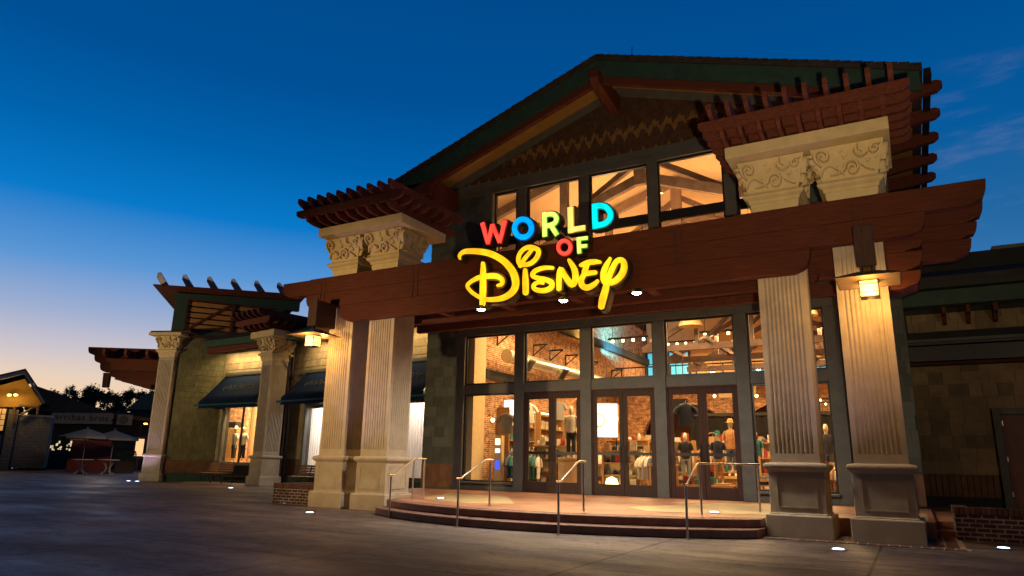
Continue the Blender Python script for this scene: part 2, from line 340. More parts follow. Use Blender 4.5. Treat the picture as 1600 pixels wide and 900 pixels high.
# ------------------------------------------------------------------ ground
def paving_mat():
    m = bpy.data.materials.new('plaza_concrete'); m.use_nodes = True; nt = m.node_tree; L = nt.links; b = nt.nodes['Principled BSDF']
    tc = nt.nodes.new('ShaderNodeTexCoord'); v = tc.outputs['Object']
    def noise(s, d=6, r=.6, sc=None):
        n = nt.nodes.new('ShaderNodeTexNoise'); n.inputs['Scale'].default_value = s; n.inputs['Detail'].default_value = d; n.inputs['Roughness'].default_value = r
        if sc:
            mp = nt.nodes.new('ShaderNodeMapping'); mp.inputs['Scale'].default_value = sc; mp.inputs['Rotation'].default_value = (0, 0, .35); L.new(v, mp.inputs[0]); L.new(mp.outputs[0], n.inputs['Vector'])
        else: L.new(v, n.inputs['Vector'])
        return n.outputs[0]
    base = ramp(nt, noise(.35, 8, .62), [(.32, (.085, .068, .058, 1)), (.5, (.165, .128, .113, 1)), (.68, (.262, .205, .182, 1))], 'LINEAR').outputs[0]
    def mul(a, bsrc, fac=1):
        x = nt.nodes.new('ShaderNodeMix'); x.data_type = 'RGBA'; x.blend_type = 'MULTIPLY'; x.inputs[0].default_value = fac; L.new(a, x.inputs[6]); L.new(bsrc, x.inputs[7]); return x.outputs[2]
    streak = ramp(nt, noise(.8, 7, .7, (.35, 1.6, 1)), [(.38, (.55, .55, .58, 1)), (.55, (1, 1, 1, 1))], 'LINEAR').outputs[0]
    c = mul(base, streak)
    c = mul(c, ramp(nt, noise(16, 6, .8), [(.32, (.62, .61, .60, 1)), (.5, (1, 1, 1, 1)), (.7, (1.25, 1.22, 1.2, 1))], 'LINEAR').outputs[0])
    c = mul(c, ramp(nt, noise(1.7, 7, .72, (.4, 1.3, 1)), [(.40, (.60, .57, .56, 1)), (.50, (1, 1, 1, 1)), (.66, (1.12, 1.05, 1.0, 1))], 'LINEAR').outputs[0])
    c = mul(c, ramp(nt, noise(4.2, 8, .75), [(.40, (.50, .47, .45, 1)), (.47, (.95, .95, .95, 1)), (.60, (1, 1, 1, 1)), (.68, (1.3, 1.26, 1.22, 1))], 'LINEAR').outputs[0])
    # small dark chips
    vo = nt.nodes.new('ShaderNodeTexVoronoi'); vo.inputs['Scale'].default_value = 2.8; L.new(v, vo.inputs['Vector'])
    c = mul(c, ramp(nt, vo.outputs['Distance'], [(.07, (.25, .23, .22, 1)), (.11, (1, 1, 1, 1))], 'LINEAR').outputs[0])
    # saw-cut joints, every 3 m
    s = nt.nodes.new('ShaderNodeSeparateXYZ'); L.new(v, s.inputs[0]); js = []
    for out, off in ((0, .6), (1, -.75)):
        a = nt.nodes.new('ShaderNodeMath'); a.operation = 'ADD'; L.new(s.outputs[out], a.inputs[0]); a.inputs[1].default_value = off+600
        q = nt.nodes.new('ShaderNodeMath'); q.operation = 'PINGPONG'; L.new(a.outputs[0], q.inputs[0]); q.inputs[1].default_value = 1.5; js.append(q.outputs[0])
    mn = nt.nodes.new('ShaderNodeMath'); mn.operation = 'MINIMUM'; L.new(js[0], mn.inputs[0]); L.new(js[1], mn.inputs[1])
    jr = ramp(nt, mn.outputs[0], [(.014, (.10, .10, .10, 1)), (.026, (1, 1, 1, 1))], 'LINEAR').outputs[0]
    c = mul(c, jr)
    L.new(c, b.inputs['Base Color'])
    rr_ = ramp(nt, noise(.6, 5, .6, (.5, 1.4, 1)), [(.35, (.46, .46, .46, 1)), (.65, (.78, .78, .78, 1))], 'LINEAR').outputs[0]
    L.new(rr_, b.inputs['Roughness'])
    bp = nt.nodes.new('ShaderNodeBump'); bp.inputs['Strength'].default_value = .35; bp.inputs['Distance'].default_value = .006
    L.new(noise(60, 4, .7), bp.inputs['Height']); L.new(bp.outputs[0], b.inputs['Normal'])
    return m
M['paving'] = paving_mat()
g = MB(); g.add([(-600, -100, 0), (400, -100, 0), (400, 900, 0), (-600, 900, 0)], [(0, 1, 2, 3)]); tag(g.build('plaza_paving', M['paving']), kind='structure')

# curved porch with two steps
def porch_edge(k):       # outline of tread, k = outward offset
    pts = []
    x0, x1 = -10.75, -2.45; cx = (x0+x1)/2
    for i in range(41):
        t = i/40; x = x0+(x1-x0)*t
        y = 13.15-1.45*math.sin(math.pi*t)**.75 if 0 < t < 1 else 13.15
        pts.append((x, y-k))
    return pts
M['porch'] = mat('porch_terracotta', (.36, .155, .08), .45, var=.2, scale=1.5, bump=.15, bscale=60)
M['porch_y'] = mat('porch_buff', (.46, .34, .16), .45, var=.1, scale=1.5)
e0 = porch_edge(0); e1 = porch_edge(.38)
s1 = MB(); s1.prism([(-10.82, 13.35)]+[(x-.0, y) for x, y in e1]+[(-2.40, 13.35)], .002, .15, 'z'); tag(s1.build('porch_lower_step', M['step'], bevel=.02), kind='structure')
s2 = MB(); s2.prism([(-10.82, 14.2)]+e0+[(-2.40, 14.2)], .152, .297, 'z'); tag(s2.build('porch_upper_step', M['step'], bevel=.02), kind='structure')
s3 = MB(); s3.prism([(-10.80, 13.6)]+[(x, y+.3) for x, y in e0]+[(-2.42, 13.6), (-2.42, 14.5), (.2, 14.5), (.2, 19.1), (-14.2, 19.1), (-14.2, 14.4), (-10.8, 14.4)], .02, .302, 'z')
tag(s3.build('porch_floor', M['porch']), kind='structure')
yb = MB()
for poly in ([(-10.4, 13.9), (-8.6, 13.1), (-7.6, 13.6), (-9.4, 16.4), (-11.5, 16.8)], [(-4.6, 13.5), (-2.6, 14.2), (-2.2, 17.6), (-3.9, 18.2), (-5.4, 14.6)], [(-.9, 14.7), (.1, 14.7), (.1, 17), (-1.2, 17)]):
    yb.prism(poly, .304, .306, 'z')
tag(yb.build('porch_buff_inlay', M['porch_y']), kind='structure')
M['paver'] = mat('clay_pavers', (.13, .055, .035), .7, var=.2, scale=4, island=.3)
pv = MB()
M['mortar'] = mat('paver_mortar', (.38, .33, .28), .9)
mo = MB()
def pavers(x0, x1, y0, y1, w=.2, h=.1, z=.004):
    mo.box(x0, x1, y0, y1, .001, .010)
    ny = int((y1-y0)/h); nx = int((x1-x0)/w)
    for j in range(ny):
        for i in range(nx):
            xx = x0+i*w; yy = y0+j*h
            pv.box(xx+.010, xx+w-.010, yy+.010, yy+h-.010, z-.02, z+.010)
pavers(-2.45, .6, 12.95, 13.25, .15, .3); pavers(-13.6, -10.7, 13.0, 13.24, .1, .24)
pavers(-1.35, -.95, 13.3, 14.5); pavers(.08, .55, 13.3, 15.4); pavers(-15.4, -13.5, 13.9, 14.5)
tag(pv.build('brick_paver_band', M['paver']), kind='structure'); tag(mo.build('paver_bed', M['mortar']), kind='structure')
rs = MB(); rs.box(.12, 6, 15.3, 22, .0, .12); rs.box(.12, 6, 15.9, 22, .12, .24); tag(rs.build('side_terrace', M['porch'], bevel=.01), kind='structure')
# ------------------------------------------------------------------ shingles
def shingles(mb, x0, x1, z0, z1, row=.34, w=(.26, .5), top=None, holes=(), y=0, th=.022, point=False, sel=None):
    z = z0; k = 0
    while z < z1-.02:
        x = x0-random.random()*w[0]
        while x < x1:
            ww = random.uniform(*w); a = max(x, x0); b = min(x+ww, x1)
            zt = min(z+row, z1); xm = (a+b)/2
            if top: zt = min(zt, top(xm))
            inh = any(a < h[1]-.02 and b > h[0]+.02 and z < h[3]-.02 and zt > h[2]+.02 for h in holes)
            if inh:       # cut against holes
                for h in holes:
                    if a < h[1] and b > h[0] and z < h[3]-.02 and zt > h[2]+.02:
                        if a < h[0]: b = h[0]
                        elif b > h[1]: a = h[1]
                        elif z < h[2]: zt = h[2]
                        elif zt > h[3]: pass
                        else: a = b
            if b-a > .03 and zt-z > .03 and (sel is None or sel((a+b)/2, (z+zt)/2)):
                g = .004; j = random.uniform(0, .008); yb = y-th-j
                if point:
                    m_ = (a+b)/2; d = row*.45
                    mb.add([(a+g, yb, z), (m_, yb, z-d), (b-g, yb, z), (b-g, y-.006, zt), (a+g, y-.006, zt), (a+g, y, z), (m_, y, z-d), (b-g, y, z)],
                           [(0, 1, 2, 3, 4), (0, 5, 6, 1), (1, 6, 7, 2), (2, 7, 3), (0, 4, 5)])
                else:
                    mb.add([(a+g, yb, z), (b-g, yb, z), (b-g, y-.008, zt), (a+g, y-.008, zt), (a+g, y, z), (b-g, y, z), (b-g, y, zt), (a+g, y, zt)],
                           [(0, 1, 2, 3), (0, 4, 5, 1), (1, 5, 6, 2), (0, 3, 7, 4)])
            x += ww
        z += row; k += 1
    return mb

# ------------------------------------------------------------------ main store
WY = 19.2; RX = -7.15; SLL = .350; SLR = .330
def sl(x): return SLL if x < RX else SLR
store = thing('store_building', 'large shingled store with wide gabled roof and glowing glass front behind the porch', 'store building', (RX, WY, 0))
O = Tm(-RX, -WY, 0)              # build in world coordinates, store in the thing's frame
def mb(): return MB(O)
# solid wall pieces (behind the shingles)
w = mb(); w.box(-14.3, -13.0, WY, WY+.3, 0, 10.7); w.box(-1.36, .14, WY, WY+.3, 0, 10.7); w.box(-14.3, -14.0, WY+.3, 45, 0, 10.7); w.box(-.16, .14, WY+.3, 45, 0, 10.7)
w.box(-13.0, -1.36, WY, WY+.3, 5.6, 7.0); w.box(-13.0, -11.9, WY, WY+.3, 7.0, 10.6); w.box(-2.5, -1.36, WY, WY+.3, 7.0, 10.6)
w.prism([(-13.4, 10.62), (RX, 12.95), (-.8, 10.62)], WY, WY+.3); w.box(-14.3, .14, 44.7, 45, 0, 10.7)
w.build('wall', M['dark_bldg'], store)
sd = mb(); shingles(sd, -14.3, -13.02, .3, 5.6, .33, y=WY); shingles(sd, -14.3, -11.9, 5.6, 10.3, .33, y=WY, holes=[(-13.0, -11.9, 5.6, 7.0)]); shingles(sd, -1.36, .14, 1.1, 5.6, .33, y=WY); shingles(sd, -2.5, .14, 5.6, 10.3, .33, y=WY); shingles(sd, -12.9, -2.5, 5.62, 6.98, .33, y=WY)
sd.build('shingle_cladding', M['sh_dark'], store)
sk = mb()
for k in range(9):
    x = -14.28+k*.145; sk.prism([(x, .35), (x+.139, .35), (x+.139, 1.08), (x, 1.08)], WY-.04, WY-.002)
sk.build('skirt_boards', M['skirt'], store); sk = mb()
for k in range(10):
    x = -1.34+k*.148; sk.prism([(x, .35), (x+.14, .35), (x+.14, 1.08), (x, 1.08)], WY-.04, WY-.002)
sk.build('skirt_boards', M['skirt'], store)
# gable field with zigzag band
top = lambda x: 12.72-sl(x)*abs(x-RX)
def zz(x, z):
    t = abs(((x-RX)/.40) % 1-.5)*2; zc = 11.22+.32*t
    return abs(z-zc) < .115
f1 = mb(); shingles(f1, -13.0, -1.2, 10.62, 12.72, .085, (.080, .081), top=top, y=WY-.01, point=True, th=.012)
gs = f1.build('gable_shingles', M['sh_brown'], store); gs.data.materials.append(M['sh_orange'])
for p in gs.data.polygons:
    cx, cz = p.center.x+RX, p.center.z
    i = p.index//5*5; q = [gs.data.polygons[j].center for j in range(i, i+5)]; cx = sum(v.x for v in q)/5+RX; cz = q[0].z
    if zz(cx, cz) or zz(cx, cz+.85): p.material_index = 1
def chev(m, zt, zb, hw, y0, y1, hb=None):
    hb = hb or hw
    m.prism([(RX-hw, zt-SLL*hw), (RX, zt), (RX+hw, zt-SLR*hw), (RX+hb, zb-SLR*hb), (RX, zb), (RX-hb, zb-SLL*hb)], y0, y1)
m = mb(); chev(m, 13.22, 13.10, 8.28, 17.44, 46); rf = m.build('roof', M['roof'], store)
m = mb()
for s in (-1, 1):
    for k in range(34):
        xa = RX+s*(8.28-k*.2435); xb = xa-s*.238; za, zb_ = (13.22-sl(x)*abs(x-RX) for x in (xa, xb)); j = random.random()*.012
        for yy in (17.40, 17.78, 18.16):
            m.prism([(xa, za-.01), (xb, zb_-.01), (xb, zb_+.028+j), (xa, za+.052+j)], yy, yy+.35)
m.build('roof_tiles', M['roof'], rf)
m = mb(); m.tube([(RX+1.0, 17.8, 13.1), (RX+1.02, 17.8, 13.42)], .012, 6); m.build('lightning_rod', M['black'], rf)
m = mb(); chev(m, 13.09, 12.58, 8.2, 17.5, 17.6); m.build('green_fascia', M['green_fascia'], store)
m = mb(); chev(m, 12.60, 12.36, 8.05, 17.56, 17.74); m.build('brown_bargeboard', M['rafter'], store)
m = mb(); chev(m, 13.05, 13.0, 8.0, 17.75, WY-.002); m.build('soffit', M['yellow'], store)
m = mb(); chev(m, 12.99, 12.70, 6.5, WY-.10, WY-.05, 6.2); m.box(-13.9, -.25, WY-.1, WY-.04, 10.36, 10.64); m.build('rake_trim', M['trim'], store)
m = mb(); m.prism([(17.15, 12.62), (17.15, 12.34), (17.3, 12.18), (19.0, 11.98), (19.1, 12.62)], RX-.15, RX+.15, 'x', O); m.build('ridge_brace', M['rafter'], store, bevel=.02)
m = mb()
for x0, x1 in ((-14.45, -13.15), (-1.05, .25)):
    m = mb(); m.box(x0, x1, 17.75, 19.15, 9.75, 10.45); m.box(x0+.1, x1-.1, 17.5, 17.75, 9.9, 10.35)
    m.build('eave_corner_beam', M['rafter'], store, bevel=.02)
# eave gutters and lookouts
for x in (RX+8.3, RX-8.45):
    m = mb(); m.box(x, x+.15, 17.5, 46, 10.22, 10.42); m.build('gutter', M['black'], store)
for s in (1, -1):
    for y in (18.05, 19.58, 21.1, 22.65, 24.2):
        m = mb(); xa, xb = (.14, 1.52) if s > 0 else (-14.3, -15.8)
        m.prism([(xa, 10.3), (xb-.1*s, 10.3), (xb, 10.24), (xb, 10.12), (xb-.12*s, 10.02), (xa, 9.82)], y-.09, y+.09); m.build('lookout', M['rafter'], store)
for a_, b_ in ((.15, 1.1), (-15.3, -14.31)): m = mb(); m.box(a_, b_, 17.76, 45, 10.44, 10.5); m.build('eave_soffit', M['yellow'], store)

def frame_rect(m, x0, x1, z0, z1, t, y0, y1, tb=None):
    tb = t if tb is None else tb
    m.box(x0, x0+t, y0, y1, z0, z1); m.box(x1-t, x1, y0, y1, z0, z1); m.box(x0+t, x1-t, y0, y1, z1-t, z1); m.box(x0+t, x1-t, y0, y1, z0, z0+tb)
# posts and rails of the glazed front
POST = [-12.83, -10.59, -8.32, -6.04, -3.76, -1.50]
for i, x in enumerate(POST):
    m = mb(); m.box(x-.17, x+.17, WY-.12, WY+.16, .302, 5.22); m.build('front_post', M['trim'], store, bevel=.012)
m = mb(); m.box(-13.3, -1.2, WY-.14, WY+.16, 5.22, 5.62); m.build('header_beam', M['trim'], store, bevel=.012)
for i in range(5):
    a, b = POST[i]+.17, POST[i+1]-.17
    m = mb(); m.box(a, b, WY-.08, WY+.14, 3.30, 3.60); m.build('transom', M['trim'], store, bevel=.01)
    m = mb(); frame_rect(m, a, b, 3.60, 5.22, .05, WY-.03, WY+.05); wn = m.build('window', M['frame_dark'], store)
    m = mb(); m.box(a+.05, b-.05, WY, WY+.008, 3.65, 5.17); m.build('pane', M['glass'], wn)
    if i in (0, 4):
        m = mb(); frame_rect(m, a, b, .56, 3.30, .05, WY-.03, WY+.05); wn = m.build('window', M['frame_dark'], store)
        m = mb(); m.box(a+.05, b-.05, WY, WY+.008, .61, 3.25); m.build('pane', M['glass'], wn)
        m = mb(); m.box(a-.02, b+.02, WY-.2, WY+.1, .50, .56); m.box(a, b, WY-.1, WY+.1, .302, .50); m.build('sill', M['trim'], store, bevel=.01)
    else:
        m = mb(); frame_rect(m, a-.0, b+.0, .302, 3.30, .04, WY-.07, WY+.07, 0.012); m.build('door_frame', M['darkwood'], store)
        mid = (a+b)/2
        for s in (-1, 1):
            x0, x1 = (a+.04, mid-.006) if s < 0 else (mid+.006, b-.04)
            m = mb(); st = .115
            m.box(x0, x0+st, WY-.045, WY+.02, .31, 3.25); m.box(x1-st, x1, WY-.045, WY+.02, .31, 3.25)
            m.box(x0+st, x1-st, WY-.045, WY+.02, 3.08, 3.25); m.box(x0+st, x1-st, WY-.045, WY+.02, .31, .62)
            d = m.build('door', M['door_wood'] if i < 3 else M['darkwood'], store, bevel=.006)
            m = mb(); m.box(x0+st, x1-st, WY-.016, WY-.008, .62, 3.08); m.build('door_pane', M['glass'], d)
            m = mb(); m.box(x0+st, x1-st, WY-.06, WY-.018, 1.42, 1.50); m.build('push_bar', M['frame_dark'], d)
            hx = mid+s*.075
            m = mb(); m.tube([(hx, WY-.046, 1.22), (hx, WY-.11, 1.24), (hx, WY-.11, 1.70), (hx, WY-.046, 1.72)], .014, 8); m.build('handle', M['black'], d)
# upper windows
UP = [(-11.66, -10.8), (-10.38, -8.5), (-8.13, -6.22), (-5.9, -3.97), (-3.6, -2.7)]
for a, b in UP:
    for z0, z1 in ((8.5, 10.14), (7.0, 8.28)):
        m = mb(); frame_rect(m, a-.03, b+.03, z0-.03, z1+.03, .07, WY-.04, WY+.06); wn = m.build('window', M['frame_dark'], store)
        m = mb(); m.box(a+.04, b-.04, WY, WY+.008, z0+.04, z1-.04); m.build('pane', M['glass'], wn)
m = mb()
xs = [-11.92]+[(UP[i][1]+UP[i+1][0])/2 for i in range(4)]+[-2.45]
for x in xs: m.box(x-.16, x+.16, WY-.12, WY+.1, 7.0, 10.36)
m.box(-13.9, -.25, WY-.13, WY+.08, 10.17, 10.36)
m.build('upper_window_trim', M['trim'], store, bevel=.01)
m = mb()
for i in range(5): m.box(xs[i]+.16, xs[i+1]-.16, WY-.07, WY+.08, 8.31, 8.47)
m.build('upper_window_rail', M['frame_dark'], store)

# interior shell
m = mb(); m.box(-12.98, -12.75, WY+.9, 44.6, .3, 8.6); m.build('interior_brick_wall', M['brick_in'], store)
m = mb(); m.box(-12.98, -12.45, WY+.17, WY+.89, .3, 8.6); m.build('interior_jamb', M['cream_in'], store)
m = mb(); m.box(-12.74, -12.55, 24.5, 44, 6.6, 6.95); m.box(-12.74, -12.6, WY+1.2, 23.5, 4.0, 4.3); m.build('wall_ledge', M['dark_bldg'], store)
m = mb(); m.box(-13, -.2, WY+.5, 44.6, .02, .30); m.build('shop_floor', mat('shop_floor_wood', (.34, .20, .09), .35, var=.2, scale=3, grain=(1, 8, 1)), store)
m = mb(); m.box(-12.7, -.3, 38.0, 38.2, .3, 10.2); m.build('interior_back_wall', M['peach'], store)
m = mb(); m.box(-.5, -.2, WY+.4, 44.3, .3, 8.7); m.build('interior_right_wall', M['peach'], store)
m = mb(); m.prism([(-13.9, 8.6+1.8), (-13.9, 10.35), (RX, 12.55), (-.3, 10.35), (-.3, 10.2), (RX, 12.42), (-13.9, 10.2)][1:], WY+.32, 44.6); m.build('interior_ceiling', M['peach'], store)
m = mb(); m.box(-13.99, -13.0, WY+.4, 44.3, 8.6, 8.75); m.box(-13.99, -13.75, WY+.4, 44.3, 8.7, 10.3); m.build('clerestory_shelf', M['peach'], store)
# roof trusses inside
for y in (21.2, 25.5, 30, 35, 40):
    m = mb(); h = .17
    def bar(x0, z0, x1, z1, t=.17, yy=y):
        d = Vector((x1-x0, z1-z0)); n = Vector((-d.y, d.x)).normalized()*t
        m.prism([(x0-n.x, z0-n.y), (x1-n.x, z1-n.y), (x1+n.x, z1+n.y), (x0+n.x, z0+n.y)], yy-.1, yy+.1)
    bar(-13.7, 9.95, RX, 12.15); bar(RX, 12.15, -.5, 9.95, yy=y+.004)
    bar(-13.2, 8.55, RX, 10.75, yy=y+.21); bar(RX, 10.75, -1, 8.55, yy=y+.215)
    bar(RX, 10.4, RX, 12.3, .2, y+.01); bar(-10.0, 9.3, -10.0, 11.3, .15, y+.01); bar(-4.2, 9.3, -4.2, 11.3, .15, y+.01); bar(-10.0, 9.8, RX, 11.6, .1, y+.42); bar(-4.2, 9.8, RX, 11.6, .1, y+.42)
    m.build('roof_truss', M['beam_in'], store, bevel=.01)
# lower arcade and galleries deep in the shop
m = mb()
poly = [(-12.7, .3), (-12.7, 4.9), (-.5, 4.9), (-.5, .3), (-2.6, .3), (-2.6, 2.3)]
for cx in (-4.7, -9.3):
    for k in range(15):
        a = math.pi*k/14; poly.append((cx+2.1*math.cos(a), 2.3+1.7*math.sin(a)))
    poly += [(cx-2.1, .3), (cx-2.5, .3), (cx-2.5, 2.3)] if cx > -5 else [(cx-2.1, .3)]
m.prism(poly, 33.0, 33.4)
m.build('brick_arcade', M['brick_in'], store)
m = mb(); n = 60
pts = [(-8.9+8.0*i/n, 32.6+.06*math.sin(i*1.9)) for i in range(n+1)]
m.prism(pts+[(x, y+.02) for x, y in pts[::-1]], .31, 3.35, 'z'); m.build('black_curtain', M['blackcloth'], store)
m = mb(); m.box(-9, -.5, 32.5, 32.7, 3.36, 3.5); m.build('curtain_rail', M['frame_dark'], store)
m = mb(); m.box(-12.7, -.5, 32.9, 33.0, 4.92, 5.1)
for k in range(10): m.box(-12.4+k*1.25, -12.34+k*1.25, 32.92, 32.98, 5.1, 5.8)
m.box(-12.7, -.5, 32.9, 33.0, 5.8, 5.86); m.build('gallery_rail', M['frame_dark'], store)
m = mb(); m.box(-12.7, -.5, 33.0, 38, 4.7, 4.9); m.build('gallery_floor', M['beam_in'], store)
for x0, x1, z0, z1 in ((-12.65, -11.75, 6.0, 7.3), (-11.4, -10.3, 6.0, 7.3), (-7.2, -6.3, 5.2, 6.1), (-4.0, -3.0, 5.2, 6.1)):
    m = mb(); m.box(x0, x1, 37.9, 37.95, z0, z1); wb = m.build('dusk_lit_back_window', M['screen_cyan'], store)
    m = mb()
    for q in range(1, 3): m.box(x0+q*(x1-x0)/3-.02, x0+q*(x1-x0)/3+.02, 37.85, 37.89, z0, z1)
    m.box(x0, x1, 37.83, 37.849, (z0+z1)/2-.02, (z0+z1)/2+.02); frame_rect(m, x0-.08, x1+.08, z0-.08, z1+.08, .1, 37.8, 37.99)
    m.build('window_muntins', M['frame_dark'], wb)
for x in (-7.9, -6.6):
    m = mb(); m.tube([(x+.27*math.cos(a*.2618), 32.48, 2.35+.27*math.sin(a*.2618)) for a in range(24)], .03, 6, closed=True); m.tube([(x-.12, 32.48, 2.25), (x, 32.48, 2.5), (x+.12, 32.48, 2.25), (x-.12, 32.48, 2.25)], .02, 6); m.build('round_emblem', M['sign_board'], store)
# timber frames of the lower hall on the right
for y in (24.6, 27.6, 30.6):
    m = mb()
    def tb(x0, z0, x1, z1, t=.09, yy=y):
        d = Vector((x1-x0, z1-z0)); n = Vector((-d.y, d.x)).normalized()*t
        m.prism([(x0-n.x, z0-n.y), (x1-n.x, z1-n.y), (x1+n.x, z1+n.y), (x0+n.x, z0+n.y)], yy-.07, yy+.07)
    tb(-8.4, 5.3, -.6, 5.3, .11); tb(-8.4, 5.3, -4.5, 7.3, yy=y+.02); tb(-4.5, 7.3, -.6, 5.3, yy=y+.024); tb(-4.5, 5.3, -4.5, 7.3, .08, y+.16); tb(-6.4, 5.3, -6.4, 6.4, .06, y+.16); tb(-2.6, 5.3, -2.6, 6.4, .06, y+.16); tb(-6.4, 5.4, -4.5, 7.1, .06, y+.31); tb(-2.6, 5.4, -4.5, 7.1, .06, y+.31)
    m.build('timber_frame', M['beam_dark'], store)
m = mb()
for x in (-7.8, -5.9, -3.1, -1.2): m.box(x-.06, x+.06, 23.8, 32.8, 5.42, 5.56)
m.build('timber_purlins', M['beam_dark'], store)

def area(name, loc, size, sy, power, color, tgt=None):
    return lamp(name, 'AREA', loc, power, color, size, tgt or (loc[0], loc[1], loc[2]-5), sizey=sy)
# shop lighting: strips hung under the trusses, each with a housing one can see
for i, (x, y, z) in enumerate([(-10.6, 21.8, 6.4), (-6.8, 22.3, 6.4), (-3.2, 22.3, 6.4), (-10.2, 28, 6.4), (-6.2, 28, 6.4), (-2.8, 28, 6.4), (-10, 35.5, 7.4), (-5, 35.5, 7.4)]):
    t = thing('ceiling_track_light', 'long black track fitting with warm lamps inside the store, %s' % ['nearest the brick wall', 'nearest above the middle doors', 'nearest above the right doors', 'second row by the brick wall', 'second row in the middle', 'second row on the right', 'far row on the left', 'far row on the right'][i], 'track light', (x, y, z), 0, 'track lights inside the store')
    a = MB(); a.box(-.9, .9, -.05, .05, 0, .08); a.tube([(-.7, 0, .08), (-.7, 0, 3.1)], .012, 6); a.tube([(.7, 0, .08), (.7, 0, 3.1)], .012, 6); a.build('track', M['black'], t)
    a = MB()
    for q in (-.7, -.23, .23, .7): a.lathe([(.055, -.02), (.06, -.12), (.04, -.125), (.001, -.12)], (q, 0, 0), 10)
    a.build('lamp_head', M['warmlamp'], t)
    area('shop_light', (x, y, z-.2), 2.2, 1.2, 500 if i < 3 else 480, (1, .63, .27))
for x, y, z in ((-9.2, 23.4, 8.2), (-4.6, 23.4, 8.2), (-9.2, 30, 8.2), (-4.6, 30, 8.2)):   # uplights that wash the plaster ceiling
    t = thing('uplight_bowl', 'warm bowl uplight hung below the store trusses', 'uplight', (x, y, z), 0, 'bowl uplights under the trusses')
    a = MB(); a.lathe([(.02, -.2), (.25, -.12), (.34, 0), (.31, 0), (.2, -.1), (.01, -.15)], n=16); a.build('bowl', M['galv'], t)
    a = MB(); a.lathe([(.01, -.08), (.14, -.06), (.14, -.02), (.01, -.0)], n=12); a.build('lamp', M['warmlamp'], t)
    a = MB(); a.tube([(0, .34, 0), (0, .1, 1.9)], .01, 5); a.build('hanger', M['black'], t)
    lamp('shop_uplight', 'AREA', (x, y, z+.1), 190, (1, .62, .30), 1.0, (x, y, z+5))
for x in (-10, -5): lamp('truss_fill', 'AREA', (x, 20.0, 7.6), 130, (1, .66, .36), 1.5, (x, 24, 10.6))  # added area lights without a fitting, to brighten the trusses
lamp('cool_wash', 'AREA', (-11.7, 32, 7.0), 220, (.12, .65, 1), 2, (-12.7, 32.3, 8.3))
lamp('warm_wash', 'AREA', (-11.9, 28.5, 6.97), 160, (1, .5, .1), 1.5, (-12.7, 28.5, 8.3))
# ------------------------------------------------------------------ portico columns
def relief(m, side):
    """scrolls, moon, stars and beads in low relief on one sloping face of a capital"""
    zb, zt, hb, ht = 6.42, 6.99, .475, .615
    def fmap(p):       # p = (u, depth(-out), v) u in -1..1, v 0..1
        u, d, v = p; h = hb+(ht-hb)*v; x = u*h; y = -h+d; z = zb+(zt-zb)*v
        return Matrix.Rotation(R(90*side), 4, 'Z') @ Vector((x, y, z))
    def st(pts, w, cl=False): m.stroke([(a, b, w*1.3*k) for a, b, k in pts], .004, -.085, closed=cl, rnd=True, soft=.6, M=fmap, res=3)
    def spiral(cx, cy, r, turns, a0, dirn, tail=None, w=.10):
        pts = []
        n = int(turns*8)
        for i in range(n+1):
            t = i/n; a = a0+dirn*turns*2*math.pi*t; rad = r*(1-.75*t)
            pts.append((cx+rad*math.cos(a), cy+rad*1.05*math.sin(a)*1.0, 1-.45*t))
        if tail: pts = tail+pts
        st(pts, w)
    spiral(-.72, .72, .24, 1.2, R(200), -1, [(-.88, .42, .4)])
    spiral(.12, .22, .27, 1.3, R(180), -1, [(-.62, .08, .3), (-.35, .12, .7)])
    spiral(.80, .72, .16, 1.1, R(60), 1)
    st([(-.95, .1, .4), (-.85, .3, 1), (-.62, .42, 1), (-.4, .3, .9), (-.18, .06, .4)], .085)
    st([(.42, .3, .4), (.6, .18, 1), (.85, .06, .5)], .09)
    st([(.30, .95, .25), (.26, .74, 1), (.42, .60, 1.2), (.60, .64, .25)], .13)        # moon
    for cx, cy, r in ((-.42, .32, .10), (-.08, .62, .09), (.62, .42, .09), (.70, .93, .07)):
        P = []
        for k in range(10):
            a = math.pi/2+k*math.pi/5; q = r if k % 2 == 0 else r*.42; P.append((cx+q*math.cos(a), cy+q*1.1*math.sin(a)))
        m.prism(P, .004, -.045, 'y', fmap)
    for cx, cy, r in ((.86, .5, .05), (-.86, .46, .045), (-.18, .88, .09)):
        m.prism([(cx+r*math.cos(k*.7854), cy+r*1.1*math.sin(k*.7854)) for k in range(8)], .004, -.035, 'y', fmap)
def fluted(h, z0, z1, n=9, r=.027):
    """square shaft outline with round flutes cut in all four faces"""
    side = []; m = .075; pitch = (2*h-2*m)/n
    side.append((-h, -h))
    for i in range(n):
        cx = -h+m+pitch*(i+.5)
        for k in range(5):
            a = math.pi*k/4; side.append((cx-r*math.cos(a), -h+r*math.sin(a)))
    out = []
    for s in range(4):
        c, sn = round(math.cos(s*math.pi/2)), round(math.sin(s*math.pi/2))
        out += [(x*c-y*sn, x*sn+y*c) for x, y in side]
    mb_ = MB(); mb_.prism(out, z0, z1, 'z'); return mb_
